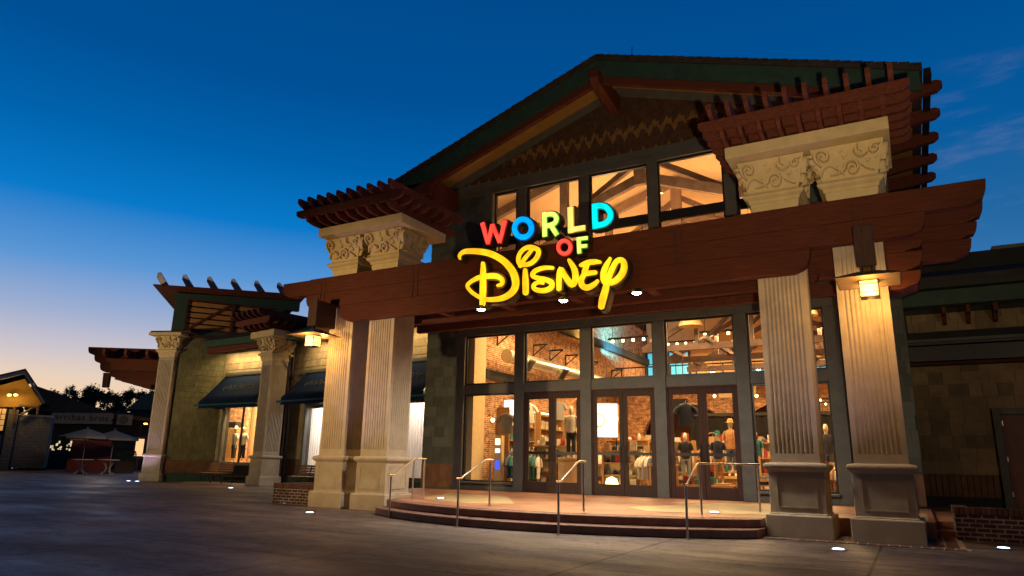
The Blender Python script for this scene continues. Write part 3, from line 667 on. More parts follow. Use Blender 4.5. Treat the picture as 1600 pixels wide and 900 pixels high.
def make_column(label, loc, rz=0, top=6.0, group=None, h=.41, cap=True):
    t = thing('column', label, 'column', loc, rz, group); k = h/.41
    a = MB(); a.squares([(.54*k, 0), (.54*k, .36), (.525*k, .385)]); a.build('plinth', M['cream'], t, bevel=.012)
    a = MB(); a.squares([(.475*k, .385), (.475*k, .40), (.46*k, .41), (.46*k, 1.1), (.475*k, 1.12), (.50*k, 1.14), (.525*k, 1.17), (.53*k, 1.20), (.525*k, 1.23), (.50*k, 1.25), (.44*k, 1.26), (.415*k, 1.265)])
    pd = a.build('pedestal', M['cream'], t, bevel=.008)
    a = MB()
    for s in range(4):
        Mx = Matrix.Rotation(R(90*s), 4, 'Z'); e = .46*k+.012
        a.box(-.33*k, .33*k, -e, -.46*k+.002, .50, .515, Mx); a.box(-.33*k, .33*k, -e, -.46*k+.002, 1.005, 1.02, Mx); a.box(-.33*k, -.315*k, -e, -.46*k+.002, .5151, 1.0049, Mx); a.box(.315*k, .33*k, -e, -.46*k+.002, .5151, 1.0049, Mx)
    a.build('pedestal_panel', M['cream'], pd)
    a = fluted(h, 1.42, top-.18); a.squares([(h, 1.265), (h, 1.419)]); a.squares([(h, top-.179), (h, top)]); a.build('shaft', M['cream'], t)
    return t
def add_capital(t, z0=6.0, k=1.0):
    Mz = Matrix.Translation((0, 0, z0-6.0)) @ Matrix.Diagonal((k, k, 1, 1))
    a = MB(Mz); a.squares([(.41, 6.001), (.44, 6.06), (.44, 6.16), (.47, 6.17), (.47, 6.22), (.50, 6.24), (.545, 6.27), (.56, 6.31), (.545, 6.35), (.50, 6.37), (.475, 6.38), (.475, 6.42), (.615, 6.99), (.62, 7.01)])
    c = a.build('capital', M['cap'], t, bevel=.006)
    a = MB()
    for s in range(4): 
        q = MB(); relief(q, s); a.add([Mz @ Vector(p) for p in q.v], q.f)
    a.build('scroll_relief', M['cap'], c, smooth=True)
CY = 13.86
cols = []
lab = ['cream fluted entrance column furthest left of the four, beside the brick planter by the benches', 'cream fluted entrance column at the left end of the porch steps',
       'cream fluted entrance column at the right end of the porch steps', 'cream fluted entrance column under the right lantern, outermost on the right']
base = make_column(lab[0], (-12.88, CY, 0), 0, 6.0, 'entrance columns'); add_capital(base)
for x, l in zip((-11.50, -1.85, -.50), lab[1:]):
    c = copy_tree(base); c.location = (x, CY, 0); c['label'] = l

# ------------------------------------------------------------------ entrance beam
BF = 13.2
bm_ = thing('entrance_beam', 'long red brown timber beam with stepped rounded ends spanning the entrance columns', 'beam', (-6.7, BF, 4.66))
O2 = Tm(6.7, -BF, -4.66)
def lobe(xa, xb, z0, z1, sl=0, sr=0, r=.2):
    """plank outline with scrolled ends"""
    P = [(xa, z1)]
    if sl: P += [(xa-.0, z1-.02), (xa+.02, z0+(z1-z0)*.55), (xa+.07, z0+(z1-z0)*.25), (xa+.17, z0+.05), (xa+.30, z0)]
    else: P += [(xa, z0)]
    if sr: P += [(xb-.30, z0), (xb-.17, z0+.05), (xb-.07, z0+(z1-z0)*.25), (xb-.02, z0+(z1-z0)*.55), (xb, z1-.02)]
    else: P += [(xb, z0)]
    return P+[(xb, z1)]
m = MB(O2); m.prism(lobe(-14.95, 1.52, 5.50, 5.92, 1, 1), BF, BF+.24); m.build('top_plank', M['wood'], bm_, bevel=.012)
m = MB(O2); m.prism(lobe(-14.02, .60, 5.10, 5.498, 1, 1), BF+.006, BF+.235); m.build('middle_plank', M['wood'], bm_, bevel=.012)
m = MB(O2); m.prism(lobe(-12.75, -1.27, 4.66, 5.098, 1, 1), BF+.003, BF+.238); m.build('lower_plank', M['wood'], bm_, bevel=.012)
m = MB(O2); yb0, yb1 = 14.29, 14.53
m.prism(lobe(-14.95, 1.55, 5.53, 5.90, 1, 1), yb0, yb1); m.prism(lobe(-14.8, 1.42, 5.23, 5.528, 1, 1), yb0+.004, yb1-.004); m.prism(lobe(-14.6, 1.30, 4.87, 5.228, 1, 1), yb0, yb1); m.prism(lobe(-12.75, -1.27, 4.66, 4.868, 1, 1), yb0+.004, yb1-.004)
m.build('rear_plank', M['wood'], bm_, bevel=.012)
for s in (0, 1):
    m = MB(O2)
    f = (lambda x: x) if s else (lambda x: -13.4-x)
    for z0, z1, e in ((4.90, 5.098, .52), (4.55, 4.899, .50), (4.24, 4.549, .44)):
        P = lobe(-.085, e, z0, z1, 0, 1); P = [(f(x), z) for x, z in P]; m.prism(P, 13.52, 14.2)
    m.build('end_bracket', M['wood'], bm_, bevel=.01)
m = MB(O2)
for x in (-9.9, -8.1, -6.3, -4.5): m.box(x-.1, x+.1, BF+.24, 14.285, 4.75, 5.3)
m.build('cross_joist', M['rafter'], bm_, bevel=.01)
m = MB(O2)
for x in (-13.4, -10.3, -3.7, -.45):
    for dx in (-.07, .07): m.box(x+dx-.012, x+dx+.012, BF-.012, BF-.001, 5.08, 5.80)
m.build('joint_strip', M['darkwood'], bm_)
m = MB(O2)
for q in range(40):
    x = -14+q*.37; m.lathe([(.012, 0), (.008, .006)], n=6, M=O2 @ Tm(x, BF-.0005, 5.84, rx=90)) if False else None
m = MB(O2); m.box(-14.0, -11.0, 13.3, 14.5, 5.925, 5.965); m.box(-2.6, .1, 13.3, 14.5, 5.925, 5.965); m.build('flashing', M['rafter'], bm_)
# porch ceiling slats between beam and wall seen from below
m = MB(O2)
for y in (15.6, 17.2): m.box(-13.2, -1.0, y-.08, y+.08, 5.05, 5.35)
m.build('porch_purlin', M['rafter'], bm_, bevel=.01)
m = MB(O2)
for x in (-13.0, -1.2): m.box(x-.09, x+.09, 14.54, 19.05, 5.36, 5.6)
m.build('side_rail', M['rafter'], bm_, bevel=.01)

# ------------------------------------------------------------------ rooftop pergolas over the column pairs
def curved(a0, a1, z0, z1, d0=1, d1=1, c=.22):
    """joist side outline along its axis with cut, curved tips"""
    h = z1-z0
    P = [(a0, z1)]
    P += [(a0, z0+h*.5), (a0+c*.35, z0+h*.22), (a0+c*.8, z0+h*.06), (a0+c*1.5, z0)] if d0 else [(a0, z0)]
    P += [(a1-c*1.5, z0), (a1-c*.8, z0+h*.06), (a1-c*.35, z0+h*.22), (a1, z0+h*.5)] if d1 else [(a1, z0)]
    return P+[(a1, z1)]
def make_pergola(cx, label):
    t = thing('column_pergola', label, 'pergola', (cx, CY, 7.02), 0, 'timber pergolas on the entrance columns')
    OO = Matrix.Translation((0, 0, -7.02))
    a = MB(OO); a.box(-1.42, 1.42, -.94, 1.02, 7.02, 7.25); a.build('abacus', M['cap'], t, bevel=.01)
    for i in range(9):
        x = -1.36+i*.34; a = MB(OO); a.prism(curved(-1.44, 1.48, 7.252, 7.47), x-.04, x+.04, 'x'); a.build('lower_joist', M['rafter'], t)
    for j in range(7):
        y = -1.38+j*.36; a = MB(OO); a.prism(curved(-1.80, 1.80, 7.40, 7.62, c=.16), y-.05, y+.05) if j else a.prism(curved(-1.80, 1.80, 7.43, 7.65, c=.16), y-.045, y+.045); a.build('cross_beam', M['rafter'], t)
    for i in range(10):
        x = -1.53+i*.34; a = MB(OO); a.prism(curved(-1.62, 1.62, 7.655, 7.90, c=.3), x-.042, x+.042, 'x'); a.build('upper_rafter', M['rafter'], t)
    return t
make_pergola(-12.05, 'tiered red brown timber pergola crowning the left pair of entrance capitals')
p2 = make_pergola(-1.20, 'tiered red brown timber pergola crowning the right pair of entrance capitals')

# ------------------------------------------------------------------ lit sign
SIGN=[
 ('d',False,[(-8.789,5.781,0.044),(-8.807,5.852,0.076),(-8.748,5.923,0.101),(-8.588,5.942,0.126),(-8.234,5.884,0.143),(-7.92,5.78,0.153),(-7.611,5.588,0.157),(-7.391,5.351,0.166),(-7.288,5.118,0.176),(-7.294,4.928,0.17),(-7.412,4.795,0.152),(-7.607,4.719,0.129),(-7.856,4.708,0.112),(-8.093,4.747,0.101),(-8.337,4.87,0.09),(-8.499,5.008,0.085),(-8.555,5.111,0.086),(-8.454,5.197,0.092),(-8.247,5.265,0.116),(-8.007,5.27,0.133),(-7.804,5.249,0.132),(-7.661,5.179,0.113),(-7.616,5.096,0.101),(-7.648,5.035,0.089),(-7.731,5.02,0.065)]),
 ('d',False,[(-8.148,5.587,0.098),(-8.139,5.428,0.14),(-8.137,5.246,0.158),(-8.129,5.004,0.169),(-8.129,4.795,0.161),(-8.13,4.632,0.149)]),
 ('i',True,[(-7.164,5.441,0.095),(-7.221,5.552,0.101),(-7.184,5.696,0.102),(-7.056,5.798,0.101),(-6.895,5.805,0.107),(-6.735,5.724,0.112),(-6.727,5.605,0.112),(-6.834,5.473,0.111),(-6.986,5.419,0.1)]),
 ('i',False,[(-7.173,5.404,0.089),(-7.084,5.535,0.095),(-6.957,5.666,0.089),(-6.847,5.784,0.083)]),
 ('i',False,[(-7.045,5.294,0.1),(-7.037,5.118,0.14),(-7.028,4.943,0.151),(-7.025,4.784,0.144)]),
 ('s',False,[(-6.368,5.264,0.077),(-6.574,5.29,0.096),(-6.783,5.253,0.107),(-6.861,5.165,0.107),(-6.755,5.085,0.106),(-6.547,5.023,0.115),(-6.392,4.934,0.123),(-6.407,4.827,0.123),(-6.571,4.778,0.114),(-6.779,4.824,0.105),(-6.832,4.921,0.096),(-6.728,4.977,0.086),(-6.598,4.948,0.067)]),
 ('n',False,[(-6.215,4.781,0.112),(-6.215,4.969,0.126),(-6.181,5.217,0.114),(-6.064,5.03,0.125),(-5.915,4.842,0.136),(-5.833,4.957,0.143),(-5.855,5.162,0.131),(-5.973,5.381,0.082)]),
 ('e',False,[(-5.271,5.253,0.068),(-5.392,5.275,0.111),(-5.553,5.274,0.118),(-5.7,5.239,0.087)]),
 ('e',False,[(-5.553,5.249,0.099),(-5.603,5.146,0.124),(-5.614,5.055,0.124),(-5.475,5.044,0.105),(-5.379,5.042,0.092)]),
 ('e',False,[(-5.62,5.055,0.111),(-5.702,4.911,0.123),(-5.671,4.784,0.129),(-5.559,4.735,0.128),(-5.414,4.786,0.109),(-5.334,4.853,0.073)]),
 ('y',False,[(-5.043,5.303,0.061),(-5.14,5.15,0.122),(-5.199,5.005,0.128),(-5.192,4.852,0.127),(-5.115,4.783,0.126),(-4.944,4.809,0.132),(-4.803,4.928,0.144),(-4.745,5.071,0.138),(-4.766,5.209,0.121),(-4.858,5.242,0.115),(-4.937,5.186,0.115),(-5.033,5.015,0.127),(-5.115,4.813,0.133),(-5.164,4.638,0.15),(-5.22,4.464,0.161),(-5.257,4.303,0.137)]),
 ('W',False,[(-8.193,6.571,0.114),(-8.027,6.05,0.093)]),
 ('W',False,[(-8.027,6.037,0.093),(-7.919,6.49,0.1)]),
 ('W',False,[(-7.919,6.49,0.1),(-7.716,6.036,0.092)]),
 ('W',False,[(-7.716,6.024,0.092),(-7.583,6.538,0.112)]),
 ('O',True,[(-6.894,6.244,0.133),(-6.9,6.19,0.132),(-6.921,6.143,0.132),(-6.954,6.104,0.132),(-6.998,6.078,0.132),(-7.05,6.064,0.132),(-7.105,6.065,0.133),(-7.161,6.081,0.133),(-7.214,6.11,0.133),(-7.26,6.15,0.134),(-7.295,6.199,0.134),(-7.318,6.254,0.134),(-7.327,6.311,0.135),(-7.32,6.365,0.135),(-7.299,6.413,0.135),(-7.265,6.452,0.135),(-7.22,6.479,0.135),(-7.168,6.492,0.135),(-7.112,6.49,0.134),(-7.056,6.474,0.134),(-7.003,6.444,0.134),(-6.958,6.403,0.133),(-6.924,6.354,0.133),(-6.902,6.3,0.133)]),
 ('R',False,[(-6.579,6.556,0.114),(-6.561,6.004,0.112)]),
 ('R',False,[(-6.572,6.498,0.114),(-6.442,6.504,0.113),(-6.327,6.468,0.113),(-6.278,6.377,0.112),(-6.312,6.284,0.112),(-6.423,6.246,0.112),(-6.563,6.248,0.113)]),
 ('R',False,[(-6.43,6.26,0.112),(-6.267,5.999,0.111)]),
 ('L',False,[(-5.942,6.575,0.138),(-5.931,5.997,0.135)]),
 ('L',False,[(-5.991,6.061,0.116),(-5.604,6.06,0.115)]),
 ('D',False,[(-5.376,6.555,0.129),(-5.367,6.004,0.126)]),
 ('D',False,[(-5.377,6.497,0.129),(-5.246,6.497,0.128),(-5.112,6.433,0.127),(-5.025,6.3,0.126),(-5.043,6.161,0.126),(-5.156,6.078,0.126),(-5.366,6.061,0.127)]),
 ('o',True,[(-5.942,5.669,0.083),(-5.947,5.632,0.083),(-5.962,5.598,0.083),(-5.984,5.571,0.083),(-6.014,5.552,0.083),(-6.049,5.542,0.083),(-6.087,5.542,0.083),(-6.124,5.552,0.083),(-6.159,5.571,0.083),(-6.189,5.599,0.083),(-6.213,5.633,0.083),(-6.227,5.67,0.084),(-6.232,5.709,0.084),(-6.227,5.747,0.084),(-6.213,5.781,0.084),(-6.189,5.808,0.084),(-6.159,5.827,0.084),(-6.124,5.837,0.084),(-6.086,5.837,0.084),(-6.049,5.826,0.084),(-6.014,5.806,0.083),(-5.984,5.779,0.083),(-5.961,5.745,0.083),(-5.947,5.707,0.083)]),
 ('f',False,[(-5.755,5.859,0.089),(-5.737,5.508,0.088)]),
 ('f',False,[(-5.755,5.827,0.076),(-5.548,5.822,0.076)]),
 ('f',False,[(-5.749,5.658,0.076),(-5.562,5.65,0.075)]),
]
sgn = thing('store_sign', 'illuminated sign reading WORLD OF in coloured letters above DISNEY in yellow script', 'sign', (-6.6, 12.9, 4.3))
O3 = Tm(6.6, -12.9, -4.3)
order = []; groups = {}
for k, cl, pts in SIGN:
    groups.setdefault(k, []).append((cl, pts))
colr = {'d': 'yellow', 'i': 'yellow', 's': 'yellow', 'n': 'yellow', 'e': 'yellow', 'y': 'yellow', 'W': 'red', 'O': 'blue', 'R': 'lime', 'L': 'gold', 'D': 'cyan', 'o': 'red', 'f': 'lime'}
rim = {'yellow': (.5, .22, .005), 'red': (.35, .01, .01), 'blue': (.0, .08, .3), 'lime': (.06, .32, .02), 'gold': (.4, .2, .02), 'cyan': (.0, .2, .25)}
for k in rim: M['rim_'+k] = mat('sign_rim_'+k, rim[k], .4, var=.05, emit=rim[k], estr=.55)
M['can'] = mat('sign_letter_can', (.03, .02, .012), .3, var=.1)
for gi, (k, sts) in enumerate(groups.items()):
    script = k in 'disney'; yo = 0
    a = MB(O3)
    for i, (cl, pts) in enumerate(sts): a.stroke(pts, 13.16-i*.002, 12.93+i*.0015, closed=cl, rnd=script, grow=.036 if script else .03, soft=.02)
    L_ = a.build('letter', M['can'], sgn)
    if not script:
        a = MB(O3)
        for i, (cl, pts) in enumerate(sts): a.stroke(pts, 12.94, 12.912+i*.0015, closed=cl, rnd=False, grow=.012, soft=.02)
        a.build('letter_rim', M['rim_'+colr[k]], L_)
    a = MB(O3)
    for i, (cl, pts) in enumerate(sts): a.stroke([(x, z, w*(.95 if script else .84)) for x, z, w in pts], 12.925, 12.872+i*.002, closed=cl, rnd=script, grow=0, soft=.35 if script else .08)
    a.build('letter_face', M['s_'+colr[k]], L_)
m = MB(O3); m.tube([(-8.6, 13.17, 5.2), (-4.8, 13.17, 5.2)], .02, 6); m.tube([(-8.1, 13.17, 5.95), (-8.1, 13.17, 6.5)], .02, 6)
for x in (-7.9, -7.0, -6.3, -5.6): m.tube([(x, 13.19, 5.7), (x, 13.19, 6.4)], .018, 6)
m.build('mounting_frame', M['black'], sgn)
# the glow the sign casts
for x, z, p, c in ((-7.9, 5.2, 16, (1, .55, .08)), (-6.4, 5.0, 14, (1, .55, .08)), (-5.1, 5.0, 12, (1, .55, .08))): lamp('sign_glow', 'POINT', (x, 12.6, z), p, c, .3)
# three bright downlights on arms below the sign
for i, x in enumerate((-8.13, -6.09, -4.48)):
    t = thing('sign_floodlight', 'small bright white floodlight under the store sign, %s' % ['below the D', 'below the N', 'right of the Y'][i], 'floodlight', (x, 12.86, 4.5), 0, 'floodlights under the sign')
    a = MB(); a.tube([(0, .36, .17), (0, .2, .15), (0, .08, .08)], .014, 6); a.build('arm', M['black'], t)
    a = MB(); a.lathe([(.03, .1), (.10, .05), (.115, 0), (.10, -.005), (.08, .03)], n=16); a.build('housing', M['black'], t)
    a = MB(); a.lathe([(.001, -.035), (.05, -.03), (.085, -.008), (.085, .01), (.001, .02)], n=16); a.build('lens', M['led'], t)
    lamp('floodlight_beam', 'SPOT', (x, 12.86, 4.44), 640, (1, .88, .74), .06, (x, 14.6, 0), 155, .9)

# ------------------------------------------------------------------ wall lanterns
def make_lantern(label, loc):
    t = thing('lantern', label, 'lantern', loc, 0, 'hanging lanterns on the entrance beam')
    a = MB(); a.box(-.12, .12, -.1, .62, .15, .80); a.box(-.15, .15, -.12, -.07, .12, .84); a.build('bracket_beam', M['darkwood'], t, bevel=.012)
    for x in (-.07, .07): a = MB(); a.tube([(x, .0, .15), (x, 0, -.02)], .010, 6); a.build('hanger_rod', M['black'], t)
    a = MB(); a.squares([(.46, -.12), (.47, -.11), (.10, .03), (.06, .03), (.06, .015), (.40, -.115)]); sh = a.build('shade', M['shade_glass'], t)
    a = MB()
    for s in range(4):
        Mx = Matrix.Rotation(R(90*s), 4, 'Z'); a.tube([(-.47, -.47, -.112), (.47, -.47, -.112)], .010, 6, Mx); a.tube([(.47, -.47, -.112), (.1, -.1, .034)], .009, 6, Mx)
    a.build('shade_frame', M['black'], sh)
    a = MB(); a.squares([(.135, -.39), (.135, -.13)]); a.build('glass_box', M['lantern'], t)
    a = MB()
    for z in (-.40, -.33, -.19, -.135): a.squares([(.142, z), (.142, z+.014)])
    for s in range(4):
        Mx = Matrix.Rotation(R(90*s), 4, 'Z'); a.box(.128, .144, .128, .144, -.40, -.12, Mx)
    a.build('lantern_cage', M['black'], t)
    return t
for x, l in ((-.36, 'glowing amber lantern with flat square shade in front of the right entrance columns'), (-13.0, 'glowing amber lantern with flat square shade on the left end of the entrance beam')):
    make_lantern(l, (x, 12.62, 4.33))
    for dx, dy in ((0, -.32), (.0, .32)): lamp('lantern_light', 'POINT', (x+dx, 12.62+dy, 4.0), 42, (1, .50, .11), .1)

# ------------------------------------------------------------------ recessed ground lights
gl = [(-14.71, 13.83, 'beside the left brick planter'), (-11.85, 11.85, 'in the plaza in front of the left entrance columns'), (-1.13, 11.88, 'in the plaza in front of the right entrance columns'), (1.06, 13.78, 'in front of the right brick planter'),
      (-31.65, 20.1, 'at the far corner column, left of the pair'), (-31.0, 20.1, 'at the far corner column, right of the pair'), (-23.1, 18.84, 'in front of the rotated middle column'), (-3.45, 14.0, 'on the porch near the right columns', .306), (-9.9, 14.1, 'on the porch near the left columns', .306),
      (-60.6, 27.6, 'by the far lodge, leftmost'), (-60.4, 28.8, 'by the far lodge, middle'), (-60.0, 30.2, 'by the far lodge, rightmost')]
for q in gl:
    t = thing('ground_light', 'recessed white light '+q[2], 'ground light', (q[0], q[1], q[3] if len(q) > 3 else .002), 0, 'recessed ground lights')
    a = MB(); a.lathe([(.001, .001), (.12, .001), (.12, .012), (.09, .018), (.001, .0181)], n=24); a.build('bezel', M['steel'], t, smooth=False)
    a = MB(); a.lathe([(.085, .018), (.07, .026), (.03, .03), (.001, .031)], n=20); a.build('lens', M['ground_led'], t)
    lamp('ground_uplight', 'SPOT', (q[0], q[1], (q[3] if len(q) > 3 else 0)+.08), (110 if q[0] > -5 else 240 if q[0] > -20 else 80) if len(q) < 4 else 15, (.66, .52, 1), .06, (q[0]+(.3 if q[0] < -10 else -.1), q[1]+1.6, 7), 75, 1.0)
# ------------------------------------------------------------------ handrails on the steps
def handrail(label, pts, posts):
    x0, y0 = posts[0][0], posts[0][1]
    t = thing('handrail', label, 'handrail', (x0, y0, 0), 0, 'steel handrails on the porch steps')
    q = Matrix.Translation((-x0, -y0, 0))
    m = MB(q); m.tube(pts, .019, 10); m.build('rail', M['steel'], t, smooth=True)
    for x, y, z, zt in posts:
        m = MB(q); m.tube([(x, y, z), (x, y, zt-.05)], .021, 12); m.tube([(x, y, zt-.07), (x, y, zt-.01)], .012, 8); m.build('post', M['steel'], t, smooth=True)
        m = MB(q); m.lathe([(.001, 0), (.05, 0), (.05, .008), (.03, .012)], (x, y, z+.002), 14); m.build('post_flange', M['steel'], t)
def rail_pts(f, b, zf=.87, zb=1.22, ext=.12):
    d = (Vector(b[:2])-Vector(f[:2])).normalized()
    return [(f[0]-d.x*ext, f[1]-d.y*ext, zf), (f[0]+d.x*.12, f[1]+d.y*.12, zf), (f[0]+d.x*.18, f[1]+d.y*.18, zf+.03), (b[0]-d.x*.3, b[1]-d.y*.3, zb-.02), (b[0]-d.x*.2, b[1]-d.y*.2, zb), (b[0]+d.x*ext, b[1]+d.y*ext, zb)]
handrail('steel handrail at the left end of the porch steps by the entrance columns', rail_pts((-9.78, 12.07), (-10.1, 13.45))[:-1]+[(-10.12, 13.75, 1.22)], [(-9.78, 12.07, 0, .87), (-10.06, 13.2, .3, 1.22), (-10.11, 13.68, .3, 1.22)])
handrail('steel handrail in front of the leftmost double doors', rail_pts((-7.55, 11.32), (-7.67, 12.66)), [(-7.55, 11.32, 0, .87), (-7.67, 12.66, .3, 1.22)])
handrail('steel handrail in front of the middle double doors', rail_pts((-5.44, 11.28), (-5.51, 12.51)), [(-5.44, 11.28, 0, .87), (-5.51, 12.51, .3, 1.22)])
handrail('steel handrail with a long level return at the right end of the steps', rail_pts((-3.39, 11.92), (-3.45, 13.16), ext=.1)[:-1]+[(-3.45, 13.2, 1.22), (-2.75, 15.05, 1.22)], [(-3.39, 11.92, 0, .87), (-3.45, 13.1, .3, 1.22), (-2.78, 14.97, .3, 1.22)])

# ------------------------------------------------------------------ brick planters
M['soil'] = mat('soil', (.03, .022, .016), .95, var=.3, scale=20)
def planter(label, loc, w, d, h, rz=0):
    t = thing('brick_planter', label, 'planter', loc, rz)
    m = MB(); m.box(0, w, 0, .2, 0, h-.12); m.box(0, w, d-.2, d, 0, h-.12); m.box(0, .2, .2, d-.2, 0, h-.12); m.box(w-.2, w, .2, d-.2, 0, h-.12); m.build('wall', M['brickp'], t)
    m = MB(); n = int(w/.078)
    for i in range(n): m.box(i*w/n+.006, (i+1)*w/n-.006, -.015, .21, h-.118, h)
    n = int((d-.22)/.078)
    for i in range(n):
        y = .215+i*.078
        for x in (-.012, w-.215): m.box(x, x+.227, y+.004, y+.072, h-.118, h)
    m.build('coping', M['paver'], t)
    m = MB(); m.box(.2, w-.2, .2, d-.2, .02, h-.1); m.build('soil', M['soil'], t)
    return t
planter('low brick planter beside the left entrance columns', (-15.15, 13.75, 0), 1.6, 1.4, .52)
planter('low brick planter at the right edge by the side door, lit by a ground light', (.50, 14.85, 0), 5.5, .9, .56)

# ------------------------------------------------------------------ right wing
rw = thing('side_wing', 'dark low side wing with tan shingle wall and stacked fascias right of the store', 'building', (.14, 22, 0))
O4 = Tm(-.14, -22, 0)
M['sh_wing'] = mat('shingle_wing_tan', (.27, .19, .10), .85, var=.12, scale=3, island=.28)
m = MB(O4); m.box(.145, 14, 22, 22.3, .2, 7.0); m.build('wall', M['dark_bldg'], rw)
random.seed(3)
m = MB(O4); shingles(m, .15, 9, 1.06, 3.9, .335, (.3, .62), holes=[(1.86, 3.4, .2, 2.72)], y=22); m.build('shingle_cladding', M['sh_wing'], rw)
m = MB(O4); shingles(m, .2, 9, 4.85, 5.35, .3, (.3, .62), y=22); m.build('upper_shingle_band', M['sh_wing'], rw)
m = MB(O4)
for k in range(60):
    x = .15+k*.14
    if 1.8 < x+.07 < 3.4:
        if m.v and m.v[0][0]+.14 < 2: m.build('skirt_boards', M['skirt'], rw); m = MB(O4)
        continue
    m.prism([(x+.0, .5), (x+.125, .5), (x+.125, 1.05), (x+.0, 1.05)], 21.94, 21.998)
m.build('skirt_boards', M['skirt'], rw)
m = MB(O4); m.box(.15, 9, 21.8, 21.997, 3.92, 3.99); m.build('red_trim', M['wood'], rw)
m = MB(O4); m.box(.15, 10, 21.75, 21.995, 4.02, 4.42); m.box(.15, 10, 21.6, 21.99, 4.44, 4.56); m.build('ledge', M['frame_dark'], rw)
m = MB(O4); m.box(.15, 10, 21.5, 21.599, 4.5, 4.58); m.build('grey_ledge_cap', M['trim'], rw)
m = MB(O4); m.box(.15, 10, 21.3, 21.7, 5.45, 5.85); m.build('green_fascia', M['green_fascia'], rw)
m = MB(O4); m.box(.15, 10, 21.0, 21.6, 5.86, 6.05); m.build('gutter', M['black'], rw)
for x in (1.1, 1.65, 2.25, 3.2, 4.2):
    m = MB(O4); m.prism([(21.45, 5.44), (21.99, 5.44), (21.99, 5.0), (21.8, 5.05), (21.7, 5.2), (21.5, 5.25)], x-.05, x+.05, 'x'); m.build('bracket', M['rafter'], rw)
m = MB(O4); m.prism([(20.9, 6.02), (26, 7.9), (26, 8.0), (20.9, 6.14)], .15, 12, 'x'); m.build('roof', M['roof'], rw)
m = MB(O4); m.box(2.45, 4.2, 22.2, 23.6, 6.3, 7.15); m.build('roof_vent_housing', M['block'], rw)
m = MB(O4); m.box(1.86, 2.04, 21.86, 21.999, .26, 2.74); m.box(3.2, 3.38, 21.86, 21.999, .26, 2.74); m.box(2.04, 3.2, 21.86, 21.999, 2.58, 2.74); m.build('door_frame', M['trim'], rw, bevel=.01)
m = MB(O4); m.box(2.05, 3.19, 21.93, 21.98, .28, 2.57); d = m.build('side_door', mat('side_door_red', (.12, .028, .018), .5, var=.15, scale=3, grain=(6, 6, 1)), rw)
m = MB(O4)
for z in (.55, 1.4, 2.3): m.box(2.04, 2.07, 21.91, 21.929, z, z+.12)
m.build('hinge', M['steel'], d)
m = MB(O4); m.tube([(3.08, 21.93, 1.25), (3.08, 21.87, 1.25), (2.98, 21.87, 1.25)], .012, 8); m.build('handle', M['steel'], d)

# ------------------------------------------------------------------ left wing
G0 = (-30.7, 21.2); G1 = (-29.53, 22.95); G2 = (-25.1, 22.75); G3 = (-14.31, 21.0)
def ang(a, b): return math.degrees(math.atan2(b[1]-a[1], b[0]-a[0]))
def dist(a, b): return math.hypot(b[0]-a[0], b[1]-a[1])
lw = thing('corner_block', 'olive shingled corner block with green louvred box on top and flaring red roof edge', 'building', (*G0, 0), ang(G0, G1))
L1 = dist(G0, G1)
random.seed(5)
m = MB(); m.box(0, L1, .0, .2, 0, 7.0); m.box(0, .2, .2, 6, 0, 7.0); m.build('wall', M['dark_bldg'], lw)
m = MB(); shingles(m, 0, L1, .98, 7.0, .27, (.12, .26)); m.build('shingle_cladding', M['sh_green'], lw)
m = MB(Matrix.Rotation(R(-90), 4, 'Z')); shingles(m, -6, 0, .98, 7.0, .30, (.16, .34)); m.build('side_shingles', M['sh_green'], lw)
m = MB(); m.box(-.02, L1, -.05, -.001, .40, .97); m.build('skirt_boards', M['skirt'], lw)
m = MB(); m.box(-.04, L1, -.08, -.001, 0, .39); m.build('base_course', M['green_fascia'], lw)
# the louvred box
m = MB(); m.box(-.55, 0.0, -.15, 5, 7.0, 9.0); m.box(0, 4.6, .25, 5, 7.0, 9.0); m.prism([(0, 8.74), (5.4, 8.74), (5.4, 9.27), (0, 9.02)], -.15, .249); m.box(0, 4.6, -.15, .249, 7.0, 7.2); m.box(4.3, 4.6, -.15, .249, 7.2, 8.74); m.build('green_box', M['green'], lw, bevel=.01)
m = MB()
for k in range(5): m.box(.06, 4.28, -.06, -.02, 7.30+k*.285, 7.30+k*.285+.21)
m.build('louvre_slats', mat('louvre_ochre', (.42, .20, .045), .7, var=.15, scale=3, grain=(1, 1, 12)), lw)
m = MB(); m.box(0, .05, -.17, -.03, 7.2, 8.74); m.box(2.08, 2.22, -.17, -.065, 7.2, 8.74); m.box(0, 4.3, -.17, -.03, 7.2, 7.26); m.box(0.051, 4.3, -.17, -.03, 8.69, 8.74)
m.add([(.08, -.14, 7.26), (.24, -.14, 7.26), (2.08, -.14, 8.6), (1.95, -.14, 8.68), (.08, -.08, 7.26), (.24, -.08, 7.26), (2.08, -.08, 8.6), (1.95, -.08, 8.68)], [(0, 1, 2, 3), (4, 7, 6, 5), (0, 4, 5, 1), (1, 5, 6, 2), (2, 6, 7, 3), (3, 7, 4, 0)])
m.build('louvre_frame', M['rafter'], lw)
m = MB(); m.box(-.6, L1+.02, -.2, -.001, 6.86, 6.995); m.build('dark_board', M['darkwood'], lw)  # dark wood strip below the louvred box
m = MB(); m.add([(-1.6, -.5, 9.16), (5.6, -.5, 9.46), (5.6, 5, 9.46), (-.6, 5, 9.22), (-.5, -.2, 9.06), (5.5, -.2, 9.30), (5.5, 4.9, 9.30), (-.5, 4.9, 9.04), (-1.6, -.5, 9.22), (5.6, -.5, 9.58), (5.6, 5, 9.58), (-.6, 5, 9.28)],
             [(4, 5, 1, 0), (5, 6, 2, 1), (6, 7, 3, 2), (7, 4, 0, 3), (4, 7, 6, 5), (0, 1, 9, 8), (1, 2, 10, 9), (2, 3, 11, 10), (3, 0, 8, 11), (8, 9, 10, 11)])
